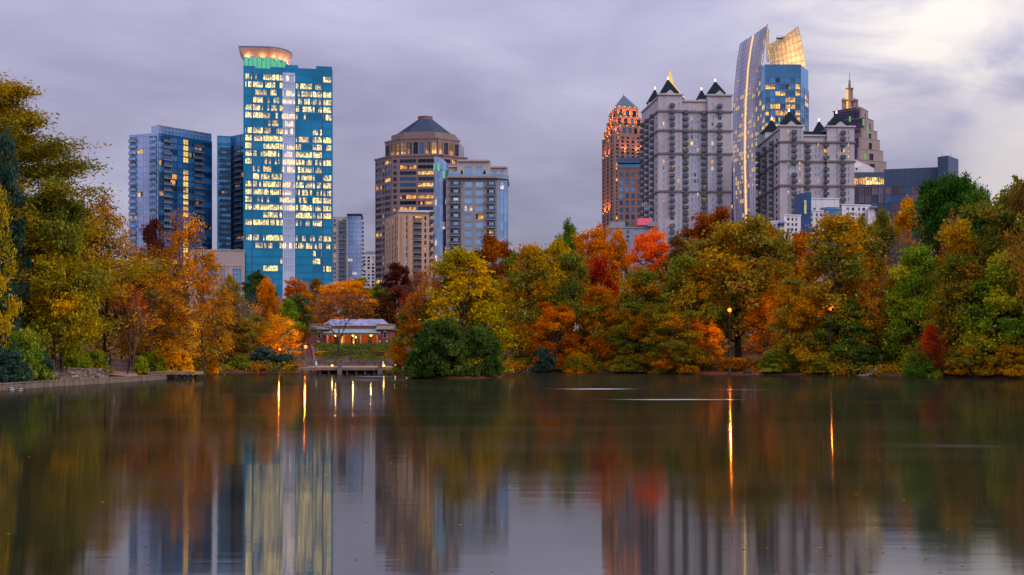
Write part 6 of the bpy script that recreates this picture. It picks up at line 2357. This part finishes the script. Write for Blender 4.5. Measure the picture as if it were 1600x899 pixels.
mb.box(Lx(508), Lx(593), -0.14, 3.55, zp0 - 0.24, zp0 - 0.15)
mb.build('porch_ceiling', M['cream'], b.root)
for px in (511.4, 537.5, 563.6, 589.6):
    mb = MB()
    mb.box(Lx(px) - .17, Lx(px) + .17, -.52, -.18, zf + 0.12, zf + 0.3)
    mb.lathe([(0.14, 0.3), (0.12, zp0 - zf - 0.75), (0.19, zp0 - zf - 0.6)], (Lx(px), -.35), 10, z0=zf)
    mb.build('porch_column', M['cream'], b.root)
for (px, w, m) in ((521.5, 3.2, 'navy'), (546.5, 1.6, 'navy'), (549.2, 1.2, 'lit_warm'), (552.5, 1.6, 'navy'), (556, 1.5, 'lit_dim'), (575, 3.4, 'lit_dim'), (531, 1.6, 'lit_amber')):
    o = link('porch_window', pane_mesh(w * k * 1.9, zp0 - zf - 0.9, 1, 1, 'frame'), b.root, (Lx(px), 3.52, zf + 0.13))
    setmat(o, M[m])
mb = MB()
mb.box(Lx(512), Lx(589), -0.42, -0.36, zf + 0.62, zf + 0.70)
mb.box(Lx(512), Lx(589), -0.42, -0.36, zf + 0.2, zf + 0.26)
for i in range(60):
    x = Lx(512) + (Lx(589) - Lx(512)) * i / 59
    mb.box(x - .02, x + .02, -.41, -.37, zf + 0.12, zf + 0.62)
mb.build('porch_railing', M['black_rail'], b.root)
for px in (498.3, 601.5):                               # arched wing windows with stone surrounds
    x = Lx(px)
    mb = MB()
    mb.box(x - .5, x + .5, 0.36, 0.5, b.z(529, YB), b.z(519.5, YB))
    mb.lathe([(0.5, -0.07), (0.5, 0.07)], (0, 0), 12)
    mb.v[-24:] = [(x + p[0], 0.43 + p[2], b.z(519.5, YB) + p[1]) for p in mb.v[-24:]]
    ws = mb.build('window_surround', M['concrete'], b.root)
    o = link('pane', pane_mesh(0.62, b.z(519.5, YB) - b.z(528, YB), 1, 1, 'frame'), ws, (x, 0.33, b.z(528, YB)))
    setmat(o, M['navy'])
for px in (497, 593, 604):
    mb = MB()
    mb.box(Lx(px) - .2, Lx(px) + .2, 0.3, 0.5, b.z(535, YB), b.z(532.5, YB))
    mb.build('wall_light', M['cream'], b.root)
for px in (523, 550.4, 578.6):
    x = Lx(px)
    mb = MB()
    mb.lathe([(0.10, 0.0), (0.24, -0.06), (0.26, -0.16), (0.08, -0.30)], (x, 1.2), 10, z0=zp0 - 0.5)
    mb.build('porch_lamp', M['warm_lamp'], b.root)
    lamp(b.root, (x, 0.9, zp0 - 1.0), (1.0, 0.55, 0.15), 190, 0.1)
mb = MB()
mb.box(Lx(521), Lx(577), -5.0, -0.2, -1.5, zf - 0.45)
mb.build('terrace_wall', M['rubble'], b.root)
for px in (523, 576):
    mb = MB()
    mb.box(Lx(px) - .35, Lx(px) + .35, -5.2, -4.5, -1.5, zf + 0.1)
    mb.box(Lx(px) - .45, Lx(px) + .45, -5.3, -4.4, zf + 0.1, zf + 0.22)
    mb.build('terrace_pier', M['grey_stone2'], b.root)

# planted slope below the boathouse: ground cover, one mass
rd = random.Random(9)
pts, sz = [], []
while len(pts) < 420:
    px, Y = rd.uniform(488, 618), rd.uniform(177, 254)
    if px < 506 - (Y - 177) / 77 * 16:
        continue
    x = wx(px, Y)
    pts.append((x, Y, hz(x, Y) + 0.25))
    sz.append(rd.uniform(0.4, 0.9))
tag(scatter_mass('ground_cover', pts, sz, 85, 0.22, [LEAF['ivy']], 31, 0.5), 'clipped green ground cover on the slope under the boathouse', 'ground cover', kind='stuff')

# brick stairs
st = empty('staircase', (wx(484, 178), 178, hz(wx(484, 178), 178)))
tag(st, 'brick steps with stone edges climbing from the dock to the boathouse', 'stairs')
n = 24
for i in range(n):
    f = i / n
    Y0 = 178 + 70 * f
    xc = wx(485 - 8 * f, Y0)
    z = hz(xc, Y0) + 0.25
    w = 3.0 * Y0 / F * 3.4
    mb = MB()
    mb.box(xc - w / 2 - st.location.x, xc + w / 2 - st.location.x, Y0 - 178, Y0 - 178 + 70 / n + .3, z - 1.2 - st.location.z, z - st.location.z)
    mb.build('step', M['brick_step'], st)
for s_ in (-1, 1):
    path = []
    for i in range(8):
        f = i / 7
        Y0 = 178 + 70 * f
        xc = wx(485 - 8 * f, Y0)
        w = 3.0 * Y0 / F * 3.4
        path.append((xc + s_ * (w / 2 + 0.15) - st.location.x, Y0 - 178, hz(xc, Y0) + 0.45 - st.location.z))
    mb = MB()
    mb.tube(path, 0.16, 4, smooth=False)
    mb.build('stone_edge', M['rubble'], st)

# dock
YD = 150.0
dk = empty('dock', (wx(555, YD), YD, 0))
tag(dk, 'long low dock on piles in front of the boathouse', 'dock')
dx0, dx1 = wx(466, YD) - dk.location.x, wx(646, YD) - dk.location.x
zd = 0.92
npl = 46
for i in range(npl):                                    # deck boards run front to back
    mb = MB()
    a = dx0 + (dx1 - dx0) * i / npl
    mb.box(a + 0.012, a + (dx1 - dx0) / npl - 0.012, -0.1, 15.0, zd - 0.07, zd + (i % 3) * 0.004)
    mb.build('plank', M['planks'], dk)
mb = MB()
mb.box(dx0, dx1, -0.16, -0.1, zd - 0.36, zd + 0.012)
mb.build('fascia', M['planks'], dk)
for i in range(13):
    x = dx0 + 0.4 + (dx1 - dx0 - 0.8) * i / 12
    for y in (0.35, 7.0):
        mb = MB()
        mb.lathe([(0.15, -1.8), (0.14, zd - 0.09)], (x, y), 8)
        mb.build('pile', M['grey_stone2'] if y < 1 else M['pile'], dk)
for px in (531, 594):
    x = wx(px, YD - .2) - dk.location.x
    mb = MB()
    mb.box(x - .28, x + .28, -0.55, -0.17, -1.5, 1.25)
    mb.box(x - .34, x + .34, -0.6, -0.12, 1.25, 1.36)
    mb.build('stone_pier', M['grey_stone2'], dk)
for px in (518.7, 599.5, 617.5, 635):                   # lamps along the dock edge
    x = wx(px, YD)
    o = empty('dock_lamp', (x, YD + 0.15, zd))
    tag(o, {518.7: 'small glowing dock lamp nearest the brick steps', 599.5: 'small glowing dock lamp beside the right stone pier of the dock', 617.5: 'small glowing dock lamp midway between right stone pier and island', 635: 'small glowing dock lamp closest to the island bush'}[px], 'lamp', 'lamps on the dock edge')
    mb = MB()
    mb.lathe([(0.07, 0), (0.05, 0.12)], (0, 0), 8)
    mb.build('lamp_post', M['dark'], o)
    mb = MB()
    mb.lathe([(0.05, 0.12), (0.13, 0.17), (0.13, 0.29), (0.04, 0.35)], (0, 0), 10)
    mb.build('lamp_globe', M['warm_lamp'], o)
    lamp(o, (0, -0.1, 0.45), (1.0, 0.55, 0.18), 14, 0.1)
# low stone wall and benches behind the dock
wl_ = empty('retaining_wall', (wx(555, 166), 166, 0.3))
tag(wl_, 'low rubble stone wall along the back of the dock', 'wall')
x0, x1 = wx(462, 166) - wl_.location.x, wx(660, 166) - wl_.location.x
i = 0
x = x0
rs = random.Random(3)
while x < x1:                                           # coursed stones
    w = rs.uniform(0.7, 1.3)
    for c in range(3):
        mb = MB()
        o_ = 0.35 * (c % 2)
        mb.box(x + o_ + .02, min(x + o_ + w, x1) - .02 if x + o_ + .3 < x1 else x + o_ + .3, -0.02 - rs.random() * .06, 0.5, c * 0.5, c * 0.5 + 0.47 + rs.random() * .03)
        mb.build('stone', M['rubble'] if rs.random() < .6 else M['grey_stone2'], wl_)
    x += w
mb = MB()
mb.box(x0 - .1, x1 + .4, 0.1, 0.62, -0.5, 1.44)
mb.build('wall_backing', M['rubble'], wl_)
for (px, lb) in ((494, 'white bollard standing on the dock near the brick steps'), (598.5, 'white bollard standing on the dock beside the right stone pier')):
    mb = MB()
    mb.lathe([(0.13, 0), (0.13, 0.5), (0.08, 0.6), (0.1, 0.72), (0.02, 0.8)], (0, 0), 10)
    tag(mb.build('bollard', M['white_paint'], loc=(wx(px, 153), 153, zd)), lb, 'bollard', 'white bollards on the dock')
mb = MB()
mb.lathe([(0.28, 0), (0.32, 0.85), (0.34, 0.86), (0.34, 0.95), (0.1, 1.0)], (0, 0), 12)
tag(mb.build('litter_bin', M['dark'], loc=(wx(487, 172), 172, hz(wx(487, 172), 172) + .02)), 'dark litter bin at the foot of the brick steps', 'bin')
bn = empty('bench', (wx(546, 163.2), 163.2, hz(wx(546, 163.2), 163.2) + .3))
tag(bn, 'long pale bench against the stone wall in the middle of the dock', 'bench')
for i in range(3):
    mb = MB()
    mb.box(-2.2, 2.2, -0.25 + i * .17, -0.11 + i * .17, 0.42, 0.47)
    mb.build('slat', M['grey_stone2'], bn)
for x in (-1.9, 0, 1.9):
    mb = MB()
    mb.box(x - .05, x + .05, -.22, .22, -.2, .415)
    mb.build('leg', M['dark'], bn)


def street_lamp(px, py, Y, label, power, globe_r=0.28, tall=True):
    x = wx(px, Y)
    g = hz(x, Y)
    h = wz(py, Y) - g
    o = empty('street_lamp', (x, Y, g - 0.05))
    tag(o, label, 'street lamp', 'orange street lamps')
    mb = MB()
    mb.lathe([(0.20, 0), (0.20, 0.12), (0.13, 0.2), (0.12, 0.55), (0.075, 0.62), (0.05, h - globe_r - 0.05), (0.11, h - globe_r)], (0, 0), 10)
    mb.build('post', M['dark'], o)
    mb = MB()
    pr = [(globe_r * math.sin(math.pi * (0.1 + 0.8 * i / 8)), -globe_r * math.cos(math.pi * (0.1 + 0.8 * i / 8))) for i in range(9)]
    mb.lathe(pr, (0, 0), 12, z0=h)
    mb.build('globe', M['orange_hot'], o)
    mb = MB()
    mb.lathe([(globe_r * 0.4, 0), (globe_r * 0.3, 0.1), (0.02, 0.22)], (0, 0), 8, z0=h + globe_r * 0.95)
    mb.build('finial', M['dark'], o)
    mb = MB()                                           # cage of the lantern
    for i in range(4):
        a = math.pi / 4 + i * math.pi / 2
        mb.tube([(math.cos(a) * globe_r * q, math.sin(a) * globe_r * q, h + globe_r * w) for (q, w) in ((0.45, -1.0), (1.06, -0.2), (1.06, 0.3), (0.4, 1.0))], 0.018, 4)
    mb.lathe([(globe_r * 1.15, 0), (globe_r * 0.3, globe_r * 0.5)], (0, 0), 10, z0=h + globe_r * 0.72)
    mb.build('lantern_cage', M['dark'], o)
    lamp(o, (0, -globe_r - 0.5, h), (1.0, 0.20, 0.014), power, 0.06)
    return o


street_lamp(477.5, 541.5, 168, 'glowing orange street lamp by the brick steps, larger of the two near the dock', 800, 0.24)
street_lamp(437, 545.5, 166.5, 'small orange street lamp half hidden in the golden tree left of the dock', 480, 0.17)
street_lamp(1140, 484, 149.3, 'tall orange street lamp standing alone on the far right shore', 1100, 0.26)
street_lamp(1298, 483, 145.4, 'faint orange street lamp among the boughs of the large amber and green tree', 90, 0.11)

# ------------------------------------------------------------------ seawall, stones, path rails, platform, ducks
sw = empty('seawall', (SHORE_L[1][0], SHORE_L[1][1], 0))
tag(sw, 'low timber seawall of upright boards along the near wooded bank', 'seawall')
pts = [Vector((*p, 0)) for p in SHORE_L]
ib = 0
for a, c in zip(pts[:-1], pts[1:]):
    L_ = (c - a).length
    U = (c - a) / L_
    N = Vector((U.y, -U.x, 0))
    n = int(L_ / 0.75)
    rsd = random.Random(ib)
    mb = MB()
    for i in range(n):
        mb = MB()
        u0, u1 = L_ * i / n + .015, L_ * (i + 1) / n - .015
        q = a - sw.location
        mb.obox(q, U, N, u0, u1, -0.12, 0.06 + rsd.random() * .04, -0.8, 0.44 + rsd.random() * .04)
        mb.build('board', M['board'], sw)
    mb = MB()
    mb.obox(a - sw.location, U, N, -0.05, L_ + 0.05, -0.3, 0.14, 0.49, 0.57)
    mb.build('cap_board', M['board'], sw)
    ib += 1
# riprap: broken stones heaped on the bank, too small to pick apart
rs = random.Random(21)
mb = MB()
for i in range(520):
    px = rs.triangular(58, 172, 120)
    ys = np.interp(px, [0, 100, 200], [93, 104, 116])
    Y = ys + 3.2 + 5.5 * rs.random() ** 0.8
    x = wx(px, Y)
    r = rs.uniform(0.14, 0.34)
    z = hz(x, Y) + (Y - ys - 3.2) * 0.10 + r * 0.2
    base = len(mb.v)
    vs = []
    for (sx_, sy_, sz_) in ((-1, -1, -1), (1, -1, -1), (1, 1, -1), (-1, 1, -1), (-1, -1, 1), (1, -1, 1), (1, 1, 1), (-1, 1, 1)):
        vs.append((x + r * sx_ * rs.uniform(.5, 1.1), Y + r * sy_ * rs.uniform(.5, 1.1), z + r * .7 * sz_ * rs.uniform(.5, 1)))
    mb.v += vs
    for q in ((0, 3, 2, 1), (4, 5, 6, 7), (0, 1, 5, 4), (1, 2, 6, 5), (2, 3, 7, 6), (3, 0, 4, 7)):
        mb.f.append(tuple(base + t for t in q))
        mb.m.append(i % 3)
        mb.sm.append(False)
tag(mb.build('riprap_stones', [plain('pink_grey_rock', (0.20, 0.14, 0.125), 0.9, var=0.3, scale=3), plain('brown_rock', (0.15, 0.075, 0.05), 0.9, var=0.3, scale=3), plain('pale_rock', (0.30, 0.24, 0.22), 0.9, var=0.25, scale=3)]), 'heap of broken stones on the bank above the seawall', 'stones', kind='stuff')


def railing(name, label, pts, h=1.05, step=1.6, mat='black_rail'):
    pts = [Vector((*p, hz(*p) + 0.05)) for p in pts]
    o = empty(name, pts[0])
    tag(o, label, 'railing')
    for zz in (h, h * 0.55, h * 0.15):
        mb = MB()
        mb.tube([p - pts[0] + Vector((0, 0, zz)) for p in pts], 0.035, 5)
        mb.build('rail', M[mat], o)
    for a, c in zip(pts[:-1], pts[1:]):
        n = max(1, int((c - a).length / step))
        for i in range(n + 1):
            q = a.lerp(c, i / n) - pts[0]
            mb = MB()
            mb.tube([q + Vector((0, 0, -.2)), q + Vector((0, 0, h + .05))], 0.045, 5)
            mb.build('post', M[mat], o)
    return o


railing('path_railing', 'black railing on the left edge of the leaf-strewn path', [P(166, 122), P(169, 132), P(173, 145)])
railing('path_railing', 'black railing on the right edge of the leaf-strewn path', [P(199.5, 124), P(201, 136), P(203, 150)])
railing('path_railing', 'black fence across the top of the leaf-strewn path', [P(172, 158), P(204, 158)], step=0.35)
bn = empty('bench', (wx(232, 131), 131, hz(wx(232, 131), 131)))
tag(bn, 'small dark metal bench between the path and the wooden platform', 'bench')
for i in range(4):
    mb = MB()
    mb.box(-.75, .75, -.22 + i * .12, -.12 + i * .12, .44, .48)
    mb.build('slat', M['black_rail'], bn)
for i in range(3):
    mb = MB()
    mb.box(-.75, .75, .26, .30, .58 + i * .14, .68 + i * .14)
    mb.build('back_slat', M['black_rail'], bn)
for x in (-.65, .65):
    mb = MB()
    mb.box(x - .04, x + .04, -.22, .32, -.05, .435)
    mb.box(x - .04, x + .04, .305, .36, -.05, 1.0)
    mb.build('leg', M['black_rail'], bn)

# wooden platform over the water
pf = empty('fishing_platform', (wx(270, 129), 129, 0))
tag(pf, 'wooden platform on dark piles jutting over the water at the end of the seawall', 'platform')
x0, x1 = wx(238, 129) - pf.location.x, wx(304, 127.5) - pf.location.x
for i in range(20):
    mb = MB()
    a = x0 + (x1 - x0) * i / 20
    mb.box(a + .01, a + (x1 - x0) / 20 - .01, -1.6, 1.8, 0.74, 0.80 + (i % 2) * .006)
    mb.build('plank', M['planks'], pf)
mb = MB()
mb.box(x0, x1 + .05, -1.68, -1.61, 0.50, 0.81)
mb.build('edge_beam', M['planks'], pf)
mb = MB()
mb.box(x1 + .002, x1 + .08, -1.6, 1.8, 0.50, 0.81)
mb.build('edge_beam', M['planks'], pf)
for px in (281, 289.5, 297.5):
    x = wx(px, 128) - pf.location.x
    for y in (-1.2, 1.2):
        mb = MB()
        mb.lathe([(0.2, -1.6), (0.18, 0.73)], (x, y), 8)
        mb.build('pile', M['pile'], pf)

# ducks
M['duck_white'] = plain('white_feathers', (0.62, 0.60, 0.58), 0.8, var=0.15, scale=8)
M['duck_dark'] = plain('dark_feathers', (0.05, 0.042, 0.04), 0.8, var=0.3, scale=8)
M['bill'] = plain('bill', (0.45, 0.22, 0.05), 0.6)


def duck(px, py, label, rz, m1):
    Y = CAMZ * F / (py - HOR)
    o = empty('duck', (wx(px, Y), Y, 0.0), rz)
    tag(o, label, 'duck', 'ducks by the seawall')
    spine = [(-.30, 0, .13, .012, .01), (-.25, 0, .12, .06, .035), (-.14, 0, .09, .12, .09), (0, 0, .075, .14, .115), (.12, 0, .085, .125, .11), (.2, 0, .13, .085, .085), (.235, 0, .21, .048, .05), (.25, 0, .28, .05, .055), (.275, 0, .315, .05, .05), (.315, 0, .315, .03, .03), (.335, 0, .31, .008, .01)]
    mb = MB()
    S_ = 12
    for i, (x, y, z, ry, rzv) in enumerate(spine):
        t = Vector(spine[min(i + 1, 10)][:3]) - Vector(spine[max(i - 1, 0)][:3])
        t.normalize()
        up = Vector((0, 1, 0)).cross(t) * -1
        for k_ in range(S_):
            a = 2 * math.pi * k_ / S_
            mb.v.append(tuple(Vector((x, y, z)) + Vector((0, 1, 0)) * math.cos(a) * ry + up * math.sin(a) * rzv))
    for i in range(10):
        for k_ in range(S_):
            k2 = (k_ + 1) % S_
            mb.f.append((i * S_ + k_, i * S_ + k2, (i + 1) * S_ + k2, (i + 1) * S_ + k_))
            mb.m.append(1 if (5 <= i <= 8 or (i < 2)) else 0)
            mb.sm.append(True)
    mb.f += [tuple(range(S_ - 1, -1, -1)), tuple(10 * S_ + k_ for k_ in range(S_))]
    mb.m += [1, 1]
    mb.sm += [True, True]
    o2 = mb.build('body', [M[m1], M['duck_dark']], o)
    for s_ in (-1, 1):
        w = MB()
        w.lathe([(0.02, -.20), (.055, -.12), (.07, 0), (.05, .1), (.01, .15)], (0, 0), 8)
        w.v = [(-p[2] - .02, s_ * (.115 + p[1] * .35), .11 + p[0]) for p in w.v]
        w.build('wing', M['duck_dark'], o)
    w = MB()
    w.box(.325, .385, -.022, .022, .295, .312)
    w.build('bill', M['bill'], o)
    return o


duck(17.5, 609.5, 'smaller pale duck floating at the left picture edge', 0.3, 'duck_white')
duck(34, 611, 'black and white duck floating right of its companion by the seawall', 3.0, 'duck_white')

# driftwood on the far shore
mb = MB()
X0 = wx(1352, 140)
mb.tube([(X0, 140, -0.1), (X0 + .9, 140.2, .45), (X0 + 1.7, 140.1, 1.05), (X0 + 2.1, 140, 1.15)], [.16, .13, .08, .03], 7)
mb.tube([(X0 + .9, 140.2, .45), (X0 + .4, 139.9, .8), (X0 + .2, 139.8, 1.1)], [.09, .06, .02], 6)
mb.tube([(X0 - .9, 140.1, .12), (X0, 140, .1), (X0 + 1, 140.2, .3)], [.05, .13, .1], 7)
tag(mb.build('driftwood', BARK['pale']), 'pale forked driftwood stranded on the far shore', 'driftwood')
mb = MB()
X0 = wx(1168, 146.5)
mb.tube([(X0 - .6, 146.5, .25), (X0, 146.4, .45), (X0 + .5, 146.5, .3)], [.12, .3, .14], 7)
mb.tube([(X0 - .1, 146.4, .4), (X0 - .1, 146.4, .95)], [.14, .08], 6)
tag(mb.build('tree_stump', BARK['dark']), 'dark broken stump on the red bank right of the tall orange lamp', 'stump')

# floating leaves
rng = np.random.default_rng(8)
n = 520
yy = 17 + 110 * rng.random(n) ** 1.35
xx = (rng.random(n) - 0.5) * 0.92 * yy
cl = rng.random(n) < 0.4
xx = np.where(cl, yy * (0.20 + 0.22 * rng.random(n)), xx)
c = np.stack([xx, yy, np.full(n, 0.012)], 1)
keep = shore_dist(xx, yy) < -1.5
c = c[keep]
n = len(c)
a = rng.random(n) * 6.28
s_ = (0.02 + 0.03 * rng.random(n))[:, None]
u = np.stack([np.cos(a), np.sin(a), np.zeros(n)], 1) * s_
v = np.stack([-np.sin(a), np.cos(a), 0.15 * np.ones(n)], 1) * s_ * 0.7
tt = rng.random((n, 3))
tag(link('floating_leaves', quads_mesh('floating_leaves', c, u, v, tt, [LEAF['brown']])), 'fallen leaves floating on the lake', 'leaves', kind='stuff')
# stray leaves strewn on the far red bank
